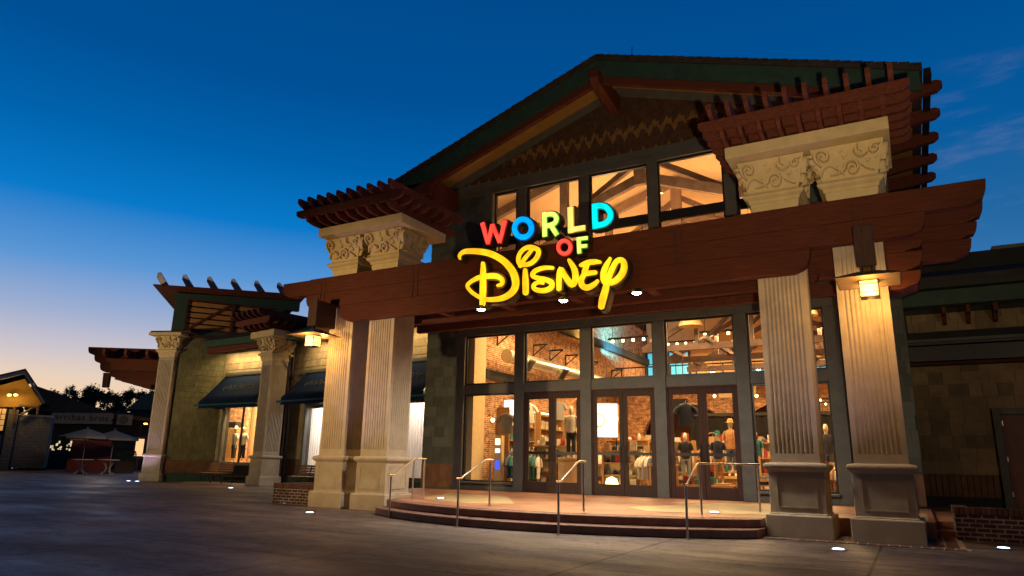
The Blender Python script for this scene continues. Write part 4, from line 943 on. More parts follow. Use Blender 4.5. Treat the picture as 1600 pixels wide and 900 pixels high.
m.build('flared_roof_edge', M['rafter'], lw)
for k in range(6):
    x = -.9+k*1.14; m = MB(Tm(x, -.1, .045*k-.06, rz=-38)); m.prism([(-.60, 10.08), (-.73, 10.06), (-.75, 9.82), (-.42, 9.36), (-.25, 9.2), (.12, 9.20)], -.04, .04); m.build('roof_fin', mat('fin_white', (.55, .52, .5), .6) if k == 0 else bpy.data.materials['fin_white'], lw)

ww = thing('shop_wing', 'tan shingled wing with navy awnings over display windows behind the benches', 'building', (*G1, 0), ang(G1, G2))
L2 = dist(G1, G2)
def rest(m, y1=.25, hole=None, L=0, top=7.0):
    a, b, c, d = hole
    m.box(0, a, 0, y1, 0, top); m.box(b, L, 0, y1, 0, top); m.box(a, b, 0, y1, 0, c); m.box(a, b, 0, y1, d, top)
H1 = (.45, 3.6, .92, 3.55)
m = MB(); rest(m, hole=H1, L=L2); m.build('wall', M['dark_bldg'], ww)
random.seed(11)
m = MB(); shingles(m, 0, L2, 1.0, 7.0, .31, (.3, .7), holes=[H1]); m.build('shingle_cladding', M['sh_tan'], ww)
for a_, b_ in ((0, .44), (3.61, L2)): m = MB(); m.box(a_, b_, -.05, -.03, .45, 1.0); m.build('skirt_boards', M['skirt'], ww)
m = MB(); frame_rect(m, H1[0]-.12, H1[1]+.12, H1[2]-.12, H1[3]+.1, .14, -.09, .08); m.box(0.2, 4.2, -.1, -.001, 5.05, 5.2); f = m.build('window', M['trim'], ww, bevel=.01)
m = MB(); m.box(*H1[:2], .02, .03, *H1[2:]); m.build('pane', M['glass'], f)
m = MB(); m.box(1.75, 1.82, -.02, .06, H1[2], H1[3]); m.build('mullion', M['frame_dark'], f)
# roofed hood over the first window
m = MB(); m.box(-.9, 3.9, -.9, -.0015, 6.42, 6.75); m.build('green_hood_fascia', M['green_fascia'], ww, bevel=.01)
m = MB(); m.prism([(-1.05, 6.76), (0, 7.2), (0, 7.0), (-.9, 6.76)], -1.0, 4.0, 'x'); m.build('hood_roof', M['roof'], ww)
m = MB(); m.prism([(-.85, 6.18), (-.65, 6.10), (3.5, 6.2), (3.7, 6.3), (3.7, 6.41), (-.85, 6.41)], -.8, -.6); m.build('hood_beam', M['rafter'], ww, bevel=.02)
m = MB(); m.box(0, L2, .251, 8, 6.8, 7.0); m.box(0, L2, .251, 8, .0, .4); m.box(-5.0, 4.4, 3.0, 3.1, .4, 6.8); m.box(-5, 0, .6, 3.0, .0, .4); m.build('interior_shell', M['peach'], ww)
# second part
w2 = thing('shop_wing', 'tan shingled wing with white lit display windows between the rotated column and the entrance', 'building', (*G2, 0), ang(G2, G3))
L3 = dist(G2, G3)
H2 = (2.05, 5.4, .5, 3.45); H3 = (7.3, 10.3, .5, 3.35)
m = MB()
m.box(0, 2.05, 0, .25, 0, 7); m.box(5.4, 7.3, 0, .25, 0, 7); m.box(10.3, L3, 0, .25, 0, 7)
for h in (H2, H3): m.box(h[0], h[1], 0, .25, 0, h[2]); m.box(h[0], h[1], 0, .25, h[3], 7)
m.build('wall', M['dark_bldg'], w2)
m = MB(); shingles(m, 0, L3, 1.12, 6.9, .31, (.22, .5), holes=[H2, H3]); m.build('shingle_cladding', M['sh_tan'], w2)
for a_, b_ in ((0, 2.0), (5.45, 7.2)): m = MB(); m.box(a_, b_, -.05, -.03, .45, 1.1); m.build('skirt_boards', M['skirt'], w2)
m = MB(); m.box(-.1, L3, -.3, -.001, 0, .42); m.build('base_course', M['green_fascia'], w2)
for h in (H2, H3):
    m = MB(); frame_rect(m, h[0]-.12, h[1]+.12, h[2]-.1, h[3]+.1, .14, -.09, .08); m.box(h[0]-.6, h[1]+.4, -.1, -.001, 4.86, 5.0); f = m.build('window', M['trim'], w2, bevel=.01)
    m = MB(); m.box(h[0], h[1], .02, .03, h[2], h[3]); m.build('pane', M['glass'], f)
m = MB(); m.box(.0, L3, .251, 5, 6.7, 6.9); m.box(0, L3, .251, 5, .0, .3); m.box(.1, 6.0, 1.4, 1.45, .3, 4.2); m.box(.0, .08, .26, 1.4, .3, 4.2); m.box(5.9, L3, 1.5, 1.55, .3, 4.2); [m.tube([(.2+k*.17, 1.34, .3), (.2+k*.17, 1.34, 4.2)], .07, 8) for k in range(34)]; [m.tube([(6.2+k*.17, 1.44, .3), (6.2+k*.17, 1.44, 4.2)], .07, 8) for k in range(27)]; m.build('window_backdrop', mat('display_backdrop', (.75, .68, .62), .8, var=.02), w2)
m = MB(); m.box(-.35, .85, -.32, -.001, .42, 6.6); m.build('pilaster', mat('pilaster_dark', (.06, .028, .022), .7, var=.2), w2, bevel=.01)
m = MB(); m.tube([(.95, -.2, 0), (.95, -.2, 6.3), (1.2, -.2, 6.5)], .05, 8); m.tube([(.97, -.2, 4.6), (1.5, -.8, 5.6)], .04, 6); m.build('downpipe', M['black'], w2, smooth=True)
m = MB(); m.box(-.2, L3, -.9, -.002, 6.3, 6.62); m.build('green_eave', M['green_fascia'], w2)
m = MB(); m.prism([(-1.0, 6.63), (0, 7.1), (6, 8.2), (6, 8.0), (0, 6.9), (-.9, 6.63)], -.2, L3, 'x'); m.build('roof', M['roof'], w2)
lamp('display_light', 'AREA', (G2[0]+2.9, G2[1]-.1, 3.9), 520, (1, .88, .78), 2.6, (G2[0]+3.2, G2[1]+.4, 1.0), sizey=.6)
lamp('display_light', 'AREA', (G2[0]+8.4, G2[1]-.9, 3.9), 170, (1, .84, .74), 2.2, (G2[0]+8.6, G2[1]-.4, 1.0), sizey=.6)
lamp('display_light', 'AREA', (G1[0]+.9, G1[1]+.75, 5.4), 1500, (1, .70, .36), 2.5, (G1[0]+.5, G1[1]+1.5, 1.6), sizey=.5)

M['flourish'] = mat('faded_print', (.11, .10, .09), .9)
def awning(label, parent_rz, org, x0, x1, ztop, zbot, out, val=.34):
    c, s = math.cos(R(parent_rz)), math.sin(R(parent_rz))
    t = thing('awning', label, 'awning', (org[0]+c*x0, org[1]+s*x0, zbot-val), parent_rz, 'navy awnings over the display windows')
    q = Matrix.Translation((0, 0, -(zbot-val))); w = x1-x0
    m = MB(q); n = 10
    vs = [];
    for i in range(n+1):
        u = i/n
        for k in range(5):
            v = k/4; sag = -.05*math.sin(math.pi*v)-.012*abs(math.sin(u*math.pi*5))*math.sin(math.pi*v)
            vs.append((u*w, -.02-out*v, ztop+(zbot-ztop)*v+sag))
    fs = [(i*5+k, i*5+k+1, (i+1)*5+k+1, (i+1)*5+k) for i in range(n) for k in range(4)]
    m.add(vs, fs); cv = m.build('canopy', M['blue_fabric'], t, smooth=True); so = cv.modifiers.new('thick', 'SOLIDIFY'); so.thickness = .012
    m = MB(q); m.box(0, w, -.02-out-.012, -.02-out+.0, zbot-val, zbot-.002); m.build('valance', M['blue_fabric'], t)
    m = MB(q); m.tube([(-.35, -.02-out+.03, zbot-.18), (w+.35, -.02-out+.03, zbot-.18)], .055, 8); m.build('front_bar', M['teal_roof'], t)
    m = MB(q)
    for xx in (.03, w-.03): m.tube([(xx, -.02-out+.03, zbot-.15), (xx, -.02, zbot-.12)], .018, 6)
    m.build('side_arm', M['black'], t)
    m = MB(q); random.seed(2)      # faded white flourish along the middle of the canvas
    for k in range(26):
        cx = w*(.22+.56*k/25); v = .45+.07*math.sin(k*1.7); r = .05+.05*random.random()
        pts = []
        for a in range(9):
            an = a*.8+k; px_ = cx+r*(1-a*.08)*math.cos(an); vv = v+r*(1-a*.08)*math.sin(an)*.7
            pts.append((px_, -.02-out*vv-.012, ztop+(zbot-ztop)*vv-.05*math.sin(math.pi*vv)+.012))
        m.tube(pts, .009, 4)
    m.build('printed_flourish', M['flourish'], t)
rz1 = ang(G1, G2); rz2 = ang(G2, G3)
awning('navy canvas awning over the mannequin window, leftmost of the awnings', rz1, G1, .1, 4.25, 5.02, 3.72, 1.25)
awning('navy canvas awning over the white lit window just left of the entrance columns', rz2, G2, 1.75, 5.7, 4.9, 3.72, 1.15)
awning('navy canvas awning seen through the gap right of the left entrance columns', rz2, G2, 7.0, 10.5, 4.9, 3.6, 1.15)

# rotated middle column and far corner column
cm_ = make_column('cream fluted column turned at an angle in front of the display windows', (-24.62, 21.72, 0), -9, 5.35, None, .40); add_capital(cm_, 5.35, 1.0)
t = thing('column_pergola', 'small tiered timber pergola on the rotated middle column', 'pergola', (-24.62, 21.72, 6.36), -9)
a = MB(); a.box(-.92, .92, -.80, .80, 0.01, .30); a.build('abacus', M['cap'], t, bevel=.01)
for i in range(5):
    x = -.85+i*.42; a = MB(); a.prism(curved(-1.25, 1.3, .302, .56), x-.045, x+.045, 'x'); a.build('lower_joist', M['rafter'], t)
for j in range(6):
    y = -1.3+j*.42; a = MB(); a.prism(curved(-1.35, 1.35, .50, .76, c=.16), y-.05, y+.05); a.build('cross_beam', M['rafter'], t)
for i in range(6):
    x = -1.15+i*.42; a = MB(); a.prism(curved(-1.7, 1.5, .762, 1.08, c=.3), x-.05, x+.05, 'x'); a.build('upper_rafter', M['rafter'], t)
cd_ = make_column('cream fluted column at the far left corner of the shingled block', (-31.25, 21.15, 0), 22, 5.85, None, .40); add_capital(cd_, 5.82, .98)
t = thing('cornice_slab', 'cream slab with dark cap on top of the far left corner column', 'cornice', (-31.25, 21.15, 6.84), 22)
a = MB(); a.box(-.85, .85, -.8, .8, 0, .14); a.build('slab', M['cap'], t, bevel=.01)
a = MB(); a.box(-.8, 1.3, -.75, .9, .142, .22); a.build('dark_cap', M['darkwood'], t)
# cantilevered bracket beams beyond the corner column
t = thing('cantilever_beams', 'stepped dark timber beams jutting left past the far corner column against the sky', 'beam', (-33.0, 21.5, 4.4), 36)
q = Matrix.Translation((0, 0, -4.4))
for y, dz in ((0, 0), (1.2, 0)):
    for x0, z0, z1 in ((-3.3, 6.02, 6.42), (-2.95, 5.62, 6.018), (-2.62, 5.18, 5.618), (-2.1, 4.9, 5.178)):
        m = MB(q); m.prism(lobe(x0, 2.6, z0, z1, 1, 0), y-.11, y+.11); m.build('plank', M['wood'], t, bevel=.01)
m = MB(q); m.prism([(-2.1, 5.78), (2.4, 5.78), (2.4, 5.2), (-1.7, 5.2), (-1.75, 5.5)], -.9, -.7); m.build('front_beam', M['wood'], t, bevel=.01)
for x in (-2.0, -1.0, -.0, 1.0):
    m = MB(q); m.prism(curved(-1.3, 1.9, 5.82, 6.2), x-.06, x+.06, 'x'); m.build('joist', M['rafter'], t)
m = MB(q); m.prism([(-2.4, 5.15), (-2.08, 5.15), (-2.08, 4.42), (-2.36, 4.42)], -.1, .1); m.build('drop_post', M['darkwood'], t)
m = MB(q); m.prism([(-1.7, 4.89), (1.2, 4.89), (1.2, 4.72), (.5, 4.72), (.5, 4.6), (.05, 4.6), (.05, 4.44), (-.35, 4.44), (-.45, 4.56), (-.8, 4.56), (-.9, 4.70), (-1.35, 4.70), (-1.45, 4.80), (-1.7, 4.80)], -.35, .95); m.build('stepped_block', M['wood'], t)

# ------------------------------------------------------------------ benches
def bench(label, loc, rz):
    t = thing('bench', label, 'bench', loc, rz, 'slatted benches under the display windows')
    for k in range(5): m = MB(); m.box(-.9, .9, -.42+k*.095, -.345+k*.095, .43, .46); m.build('seat_slat', M['bench_wood'], t, bevel=.005)
    for k in range(4):
        m = MB(Tm(0, .07+k*.022, .52+k*.1, rx=-12)); m.box(-.9, .9, -.012, .012, 0, .08); m.build('back_slat', M['bench_wood'], t, bevel=.004)
    for x in (-.82, 0, .82):
        m = MB(); m.tube([(x, -.40, 0), (x, -.34, .22), (x, -.42, .42), (x, .05, .42), (x, .08, .2), (x, .16, 0)], .028, 8); m.tube([(x, .03, .42), (x, .13, .9)], .022, 8)
        m.tube([(x, -.34, .2), (x, -.13, .30), (x, .08, .2)], .016, 6); m.build('iron_leg', M['black'], t, smooth=True)
def wl(org, rz, x, y): return (org[0]+math.cos(R(rz))*x-math.sin(R(rz))*y, org[1]+math.sin(R(rz))*x+math.cos(R(rz))*y, 0)
bench('wooden slatted bench under the mannequin window', wl(G1, rz1, 1.5, -.75), rz1)
bench('wooden slatted bench under the white lit window behind the brick planter', wl(G2, rz2, 3.6, -.75), rz2)
bench('wooden slatted bench just right of the left entrance columns', wl(G2, rz2, 8.4, -.75), rz2)
for org, rz, x, y, z, w_, p in ((G1, rz1, 1.9, -.5, 6.05, 3.0, 75), (G2, rz2, 4.0, -.6, 6.05, 3.2, 70), (G2, rz2, 8.6, -.6, 6.05, 3.0, 42)):
    q0 = wl(org, rz, x, y)[:2]+(z,); q1 = wl(org, rz, x, 0)[:2]+(4.9,)
    l_ = lamp('hood_strip_light', 'AREA', q0, p, (1, .68, .32), .08, None, sizey=.08); l_.data.size = w_
    d_ = (Vector(q1)-Vector(q0)).normalized(); xa = Vector((math.cos(R(rz)), math.sin(R(rz)), 0)); zz_ = -d_; ya = zz_.cross(xa); Mx_ = Matrix((xa, ya, zz_)).transposed().to_4x4(); Mx_.translation = Vector(q0); l_.matrix_world = Mx_
    t = thing('strip_light', 'slim linear light fitting under the hood lighting the shingles, '+{75: 'leftmost', 70: 'middle', 42: 'nearest the entrance'}[p], 'light fitting', wl(org, rz, x, y)[:2]+(z+.02,), rz, 'strip lights over the display windows')
    m = MB(); m.box(-w_/2, w_/2, -.04, .04, 0, .05); m.build('fitting_housing', M['black'], t); m = MB()
    for k in (-w_/2+.2, w_/2-.2): m.tube([(k, 0, .05), (k, .0, .3)], .012, 5)
    m.build('fitting_bracket', M['black'], t)
# ------------------------------------------------------------------ inside the store
def X_(r, Y): return r*Y
FZ = .302
# exposed duct on the brick wall
t = thing('air_duct', 'round metal air duct with square diffusers along the brick wall inside', 'duct', (-12.1, 20.9, 4.8))
m = MB(); m.tube([(0, y*1.0, 0) for y in (0, 1, 3, 6, 12, 23)], .225, 24); m.build('duct_pipe', M['galv'], t, smooth=True)
m = MB(); m.tube([(0, -.02, 0), (0, .02, 0)], .235, 24)
for y in (1.6, 3.1, 5, 7.2, 9.5): m.tube([(0, y, 0), (0, y+.06, 0)], .238, 24)
m.build('duct_band', M['galv'], t)
for y in (.75, 3.6, 7.5):
    m = MB(); m.squares([(.10, -.1), (.10, .12), (.26, .34)], Tm(.05, y+.35, -.05, ry=125)); df = m.build('diffuser', M['galv'], t)
    m = MB()
    for k in range(5): m.box(-.2, .2, -.2+k*.09, -.16+k*.09, .345, .355, Tm(.05, y+.35, -.05, ry=125))
    m.build('grille', M['frame_dark'], df)
for i, y in enumerate((21.3, 24.1, 25.6, 27.1, 29.4, 32.5)):
    t = thing('wall_bracket', 'black triangular iron bracket on the brick wall above the duct', 'bracket', (-12.745, y, 5.3), 0, 'iron brackets on the brick wall')
    m = MB(); m.box(0, .04, -.03, .03, -.05, .42); m.box(.04, .62, -.03, .03, .36, .42); m.tube([(.04, 0, 0), (.56, 0, .37)], .025, 6); m.build('bracket_frame', M['black'], t)
def wallshelf(label, y0, y1, kind, top=2.75):
    t = thing('wall_shelf', label, 'shelf unit', (-12.74, y0, FZ)); w = y1-y0
    m = MB(); m.box(0, .04, 0, w, 0, top); m.build('back_panel', M['wood_in'], t)
    for y in (0, w-.05): m = MB(); m.box(.04, .5, y, y+.05, 0, top); m.build('side_panel', M['wood_in'], t)
    for k in range(6): m = MB(); m.box(.04, .5, .05, w-.05, .1+k*.5, .13+k*.5); m.build('shelf', M['wood_in'], t)
    random.seed(int(y0*10))
    for k in range(5):
        z = FZ+.131+k*.5; y = y0+.12
        while y < y1-.35:
            if kind == 'boxes' or k % 2 == 0:
                wd = random.uniform(.16, .3); h = random.uniform(.12, .3); b = MB(); b.box(-.15, .15, -wd/2, wd/2, 0, h)
                o = b.build('carton', M['box_cream'], bevel=.006); tag(o, 'pale carton standing on the '+label.split(',')[0], 'carton', 'cartons on the '+label.split(',')[0]); o.location = (-12.4, y+wd/2, z)
            else:
                wd = .26; h = random.uniform(.1, .22); b = MB(); n = int(h/.035)
                for q in range(n): b.box(-.15+random.uniform(-.01, .01), .15, -.12, .12, q*.035+.002, q*.035+.033)
                o = b.build('folded_shirts', tshirt_pile(), bevel=.008); tag(o, 'folded shirts stacked on the '+label.split(',')[0], 'clothes', 'folded shirts on the '+label.split(',')[0]); o.location = (-12.4, y+wd/2, z)
            y += wd+random.uniform(.03, .12)
    m = MB(); m.box(.44, .5, .06, w-.06, top-.06, top-.03); m.build('shelf_light', M['warmlamp'], t)
wallshelf('tall wooden wall shelf nearest the front glass', 21.4, 23.4, 'mix')
wallshelf('tall wooden wall shelf second from the front glass', 23.8, 25.9, 'boxes')
wallshelf('tall wooden wall shelf third from the front glass', 26.5, 28.8, 'boxes')

def garment(name, label, group, loc, rz, m_, kind='shirt', s=1.0):
    t = thing(name, label, 'clothes', loc, rz, group)
    m = MB(Matrix.Scale(s, 4))
    if kind == 'shirt':
        m.oval([(0, 0, -.72, .25, .05), (0, 0, -.4, .235, .06), (0, 0, -.14, .25, .06), (0, 0, -.06, .20, .05), (0, 0, -.02, .09, .045)], 14)
        for sx_ in (-1, 1): m.tube([(sx_*.18, 0, -.10), (sx_*.29, 0, -.20), (sx_*.35, 0, -.34)], [.06, .075, .07], 8)
    else:
        m.oval([(0, 0, -.62, .26, .06), (0, 0, -.3, .22, .06), (0, 0, -.03, .16, .05)], 14)
    m.build('garment_body', m_, t, smooth=True)
    m = MB(); m.tube([(-.19*s, 0, -.05*s), (0, 0, .01), (.19*s, 0, -.05*s)], .008, 6); m.tube([(0, 0, .01), (0, 0, .07), (.025, 0, .09)], .005, 5); m.build('hanger_hook', M['steel'], t)
    return t
def rack(label, x, y, w, mats_, rz=0, h=1.45, gl='clothes hanging on the '):
    t = thing('clothes_rack', label, 'clothes rack', (x, y, FZ), rz)
    m = MB(); m.tube([(-w/2, 0, 0), (-w/2, 0, h), (w/2, 0, h), (w/2, 0, 0)], .018, 8); m.build('rail_frame', M['black'], t, smooth=True)
    for sx_ in (-1, 1): m = MB(); m.box(sx_*w/2-.03, sx_*w/2+.03, -.25, .25, 0, .03); m.build('foot', M['black'], t)
    n = int(w/.12)
    for i in range(n):
        u = -w/2+.08+i*.12; c, s = math.cos(R(rz)), math.sin(R(rz))
        garment('hanging_garment', 'garment '+gl[8:]+label, gl+label, (x+c*u, y+s*u, FZ+h-.075), rz+80+random.uniform(-8, 8), random.choice(mats_))
def table(label, x, y, w, d, h, tiers=1, mats_=None, rz=0):
    t = thing('display_table', label, 'table', (x, y, FZ), rz)
    m = MB(); m.box(-w/2, w/2, -d/2, d/2, h-.06, h); m.build('tabletop', M['wood_in'], t, bevel=.008)
    for sx_ in (-1, 1):
        for sy in (-1, 1): m = MB(); m.box(sx_*(w/2-.06)-.035, sx_*(w/2-.06)+.035, sy*(d/2-.06)-.035, sy*(d/2-.06)+.035, 0, h-.062); m.build('leg', M['wood_in'], t)
    m = MB(); m.box(-w/2+.1, w/2-.1, -d/2+.1, d/2-.1, .3, .34); m.build('lower_shelf', M['wood_in'], t)
    c, s = math.cos(R(rz)), math.sin(R(rz))
    for lev, z in ((0, h), (1, .34)):
        n = int((w-.3)/.34)
        for i in range(n):
            for j, v in enumerate((-d/4, d/4)):
                if random.random() < .12: continue
                u = -w/2+.3+i*.34; b = MB(); nn = random.randint(2, 7)
                for q in range(nn): b.box(-.14+random.uniform(-.01, .01), .14, -.15, .15+random.uniform(-.01, .01), q*.03+.002, q*.03+.029)
                o = b.build('folded_shirts', tshirt_pile(), bevel=.007); o.location = (x+c*u-s*v, y+s*u+c*v, FZ+z+.001); o.rotation_euler = (0, 0, R(rz))
                tag(o, 'folded shirts stacked on the '+label, 'clothes', 'folded shirts on the '+label)
    return t
def mannequin(label, x, y, z, rz, shirt, pants, hat=None, legs=True, s=1.0):
    t = thing('mannequin', label, 'mannequin', (x, y, z), rz); Q = Matrix.Scale(s, 4)
    m = MB(Q)
    zl = .84
    m.oval([(0, 0, zl, .15, .10), (0, 0, .98, .145, .10), (0, 0, 1.08, .12, .09), (0, .0, 1.25, .155, .11), (0, 0, 1.38, .17, .10), (0, 0, 1.44, .13, .08), (0, .0, 1.47, .055, .055), (0, -.01, 1.54, .05, .052), (0, -.015, 1.57, .065, .08), (0, -.02, 1.64, .078, .098), (0, -.015, 1.72, .074, .09), (0, -.01, 1.78, .045, .055), (0, -.01, 1.795, .01, .01)], 16)
    for sx_ in (-1, 1):
        m.tube([(sx_*.155, 0, 1.40), (sx_*.205, .01, 1.32), (sx_*.235, .02, 1.12), (sx_*.245, -.03, .92), (sx_*.245, -.06, .82), (sx_*.24, -.075, .73)], [.045, .048, .04, .033, .026, .02], 10)
        if legs: m.tube([(sx_*.08, 0, .88), (sx_*.09, -.01, .5), (sx_*.10, .01, .28), (sx_*.10, .02, .07), (sx_*.10, -.06, .03), (sx_*.10, -.14, .02)], [.085, .055, .052, .033, .034, .022], 12)
    m.build('body', M['mann'], t, smooth=True)
    m = MB(Q); m.oval([(0, 0, .86, .175, .125), (0, 0, 1.05, .16, .118), (0, 0, 1.25, .178, .13), (0, 0, 1.39, .185, .118), (0, 0, 1.45, .14, .09), (0, 0, 1.475, .075, .065)], 16)
    for sx_ in (-1, 1): m.tube([(sx_*.15, 0, 1.41), (sx_*.21, .01, 1.31), (sx_*.235, .015, 1.17)], [.06, .065, .062], 10)
    m.build('shirt', shirt, t, smooth=True)
    if pants and legs:
        m = MB(Q); m.oval([(0, 0, .80, .165, .12), (0, 0, .95, .16, .115)], 14)
        for sx_ in (-1, 1): m.tube([(sx_*.082, 0, .9), (sx_*.092, -.005, .5), (sx_*.10, .01, .2)], [.098, .08, .065], 12)
        m.build('trousers', pants, t, smooth=True)
    elif not legs:
        m = MB(Q); m.tube([(0, 0, 0), (0, 0, .86)], .02, 8); m.lathe([(.16, 0), (.16, .02), (.02, .03)], n=16); m.build('stand', M['steel'], t)
    if hat: m = MB(Q); m.lathe([(.17, 1.70), (.175, 1.705), (.09, 1.72), (.088, 1.80), (.06, 1.83), (.001, 1.835)], (0, -.01, 0), 18); m.build('hat', hat, t, smooth=True)
    return t
random.seed(21)
# bay 1 (left of the doors)
t = thing('payment_terminal', 'slim upright terminal with small screens behind the leftmost window', 'kiosk', (-12.0, 20.35, FZ))
m = MB(); m.box(-.14, .14, -.1, .1, 0, 1.72); m.build('cabinet', M['cream_in'], t, bevel=.015)
for z0, z1, k in ((1.42, 1.62, 'backlit'), (1.16, 1.30, 'screen_white'), (.62, .92, 'screen_blue')): m = MB(); m.box(-.09, .09, -.112, -.101, z0, z1); m.build('screen', M[k], t)
m = MB(); m.box(-.26, -.141, -.06, .06, 1.0, 1.25); m.build('card_reader', M['steel'], t, bevel=.01)
rack('tall rack of dark garments behind the leftmost window', -11.55, 21.2, .9, [M['navy'], M['grey_cloth'], M['teal_cloth'], M['denim']], 15, 1.35)
garment('tshirt', 'grey printed shirt hanging high on the brick wall inside', None, (-11.9, 20.6, 2.78), 10, M['grey_cloth'], s=.95)
t = thing('illuminated_panel', 'bright cream lightbox on the brick wall behind the leftmost window', 'lightbox', (-12.3, 21.6, 3.05), 0)
m = MB(); m.box(-.3, .3, 0, .06, -.3, .3); m.build('box_frame', M['black'], t); m = MB(); m.box(-.27, .27, -.012, -.002, -.27, .27); m.build('light_face', M['backlit'], t)
t = thing('wall_sconce', 'small warm globe wall light on the brick inside', 'sconce', (-12.74, 20.75, 2.6)); m = MB(); m.tube([(0, 0, .1), (.2, 0, .15), (.22, 0, .05)], .015, 6); m.build('arm', M['black'], t); m = MB(); m.lathe([(.01, -.07), (.07, 0), (.05, .06), (.01, .07)], (.22, 0, -.04), 12); m.build('globe', M['warmlamp'], t)
# bay 2
t = thing('suitcase', 'black upright suitcase with handle behind the left double doors', 'suitcase', (-11.15, 21.0, FZ), 10)
m = MB(); m.box(-.2, .2, -.12, .12, .05, .62); m.build('shell', M['black'], t, bevel=.03); m = MB(); m.tube([(-.12, .08, .6), (-.12, .08, 1.0), (.12, .08, 1.0), (.12, .08, .6)], .01, 6); m.build('pull_handle', M['steel'], t)
m = MB(); m.tube([(-.16, -.02, .03), (-.16, .02, .03)], .03, 10); m.tube([(.16, -.02, .03), (.16, .02, .03)], .03, 10); m.build('wheel', M['frame_dark'], t)
mannequin('headed mannequin in white shirt and black skirt raised high behind the left double doors', -9.95, 21.6, 1.35, 10, M['white_cloth'], M['blackcloth'], s=.95)
t = thing('plinth', 'cream block plinth under the raised mannequin', 'plinth', (-9.95, 21.6, FZ)); m = MB(); m.box(-.35, .35, -.3, .3, 0, 1.046); m.build('block', M['cream_in'], t, bevel=.01); m = MB(); m.box(-.38, .38, -.33, .33, .92, .98); m.build('band', M['wood_in'], t)
table('low wooden table behind the left double doors', -10.3, 23.5, 1.8, .9, .85)
table('wooden table deep behind the left double doors', -10.9, 26.5, 2.0, .9, .9)
rack('rack of white and dark clothes behind the left double doors', -9.5, 22.6, 1.0, [M['white_cloth'], M['navy'], M['grey_cloth']], 0, 1.25)
# bay 3
t = thing('illuminated_panel', 'large bright square lightbox with a round emblem behind the middle doors', 'lightbox', (-9.15, 22.6, 2.62), 25)
m = MB(); m.box(-.48, .48, 0, .08, -.6, .6); m.build('box_frame', M['wood_in'], t); m = MB(); m.box(-.44, .44, -.014, -.002, -.56, .56); m.build('light_face', M['backlit'], t)
m = MB(); m.tube([(-.2+.2*math.cos(a*.35), -.02, .22*math.sin(a*.35)) for a in range(18)], .02, 6, closed=True); m.build('round_emblem', M['cream_in'], t)
m = MB(); m.tube([(-.4, .04, -.6), (-.4, .04, -2.3)], .02, 6); m.tube([(.4, .04, -.6), (.4, .04, -2.3)], .02, 6); m.build('stand_post', M['black'], t)
table('wooden table of folded shirts behind the middle double doors', -8.9, 23.8, 2.1, 1.0, 1.0)
rack('rack of dark trousers behind the middle doors', -7.1, 21.9, 1.15, [M['denim'], M['navy'], M['grey_cloth'], M['white_cloth']], 5, 1.2)
table('wooden table below the brick pier behind the middle doors', -7.6, 25.5, 1.8, .9, 1.05)
t = thing('globe_floor_lamp', 'glowing globe lamp on the floor behind the middle doors', 'lamp', (-8.25, 20.9, FZ)); m = MB(); m.lathe([(.02, .06), (.15, .12), (.2, .28), (.15, .42), (.02, .48)], n=18); m.build('globe', M['warmlamp'], t, smooth=True); m = MB(); m.lathe([(.12, 0), (.12, .04), (.03, .06)], n=14); m.build('foot', M['black'], t)
# bay 4
mannequin('mannequin in straw hat and printed shirt behind the right double doors', -5.15, 23.6, .85, 0, M['print_cloth'], M['denim'], M['hat'])
t = thing('plinth', 'low wooden plinth under the straw hatted mannequin', 'plinth', (-5.15, 23.6, FZ)); m = MB(); m.box(-.4, .4, -.35, .35, 0, .546); m.build('block', M['wood_in'], t, bevel=.01); m = MB(); m.box(-.42, .42, -.37, .37, .47, .52); m.build('band', M['cream_in'], t)
mannequin('mannequin in navy shirt and blue cap behind the right double doors', -5.35, 22.6, .6, 5, M['navy'], M['print_cloth'], M['teal_cloth'], s=.9)
mannequin('mannequin in black waistcoat at the left edge of the right double doors', -6.55, 23.2, .6, 20, M['blackcloth'], M['grey_cloth'], s=.9)
table('wooden table under the three mannequins behind the right doors', -5.9, 22.6, 2.0, .9, .298)
table('tall wooden table behind the right double doors', -6.0, 24.9, 1.6, .8, 1.1)
# bay 5 and the strip between the right columns
mannequin('legless dress form in a green top behind the far right window', -4.2, 22.6, .8, 0, M['teal_cloth'], None, legs=False, s=.8)
table('wooden table behind the far right window', -4.1, 22.7, 1.2, .9, .49)
mannequin('mannequin in navy shirt seen between the right entrance columns', -2.25, 23.2, .75, 0, M['navy'], M['denim'], s=.95)
table('wooden table with folded stock between the right entrance columns', -2.2, 22.3, 1.6, .9, .9)
rack('rack of striped clothes seen between the right entrance columns', -1.9, 21.2, .9, [M['teal_cloth'], M['print_cloth'], M['white_cloth'], M['red_cloth']], 0, .95)
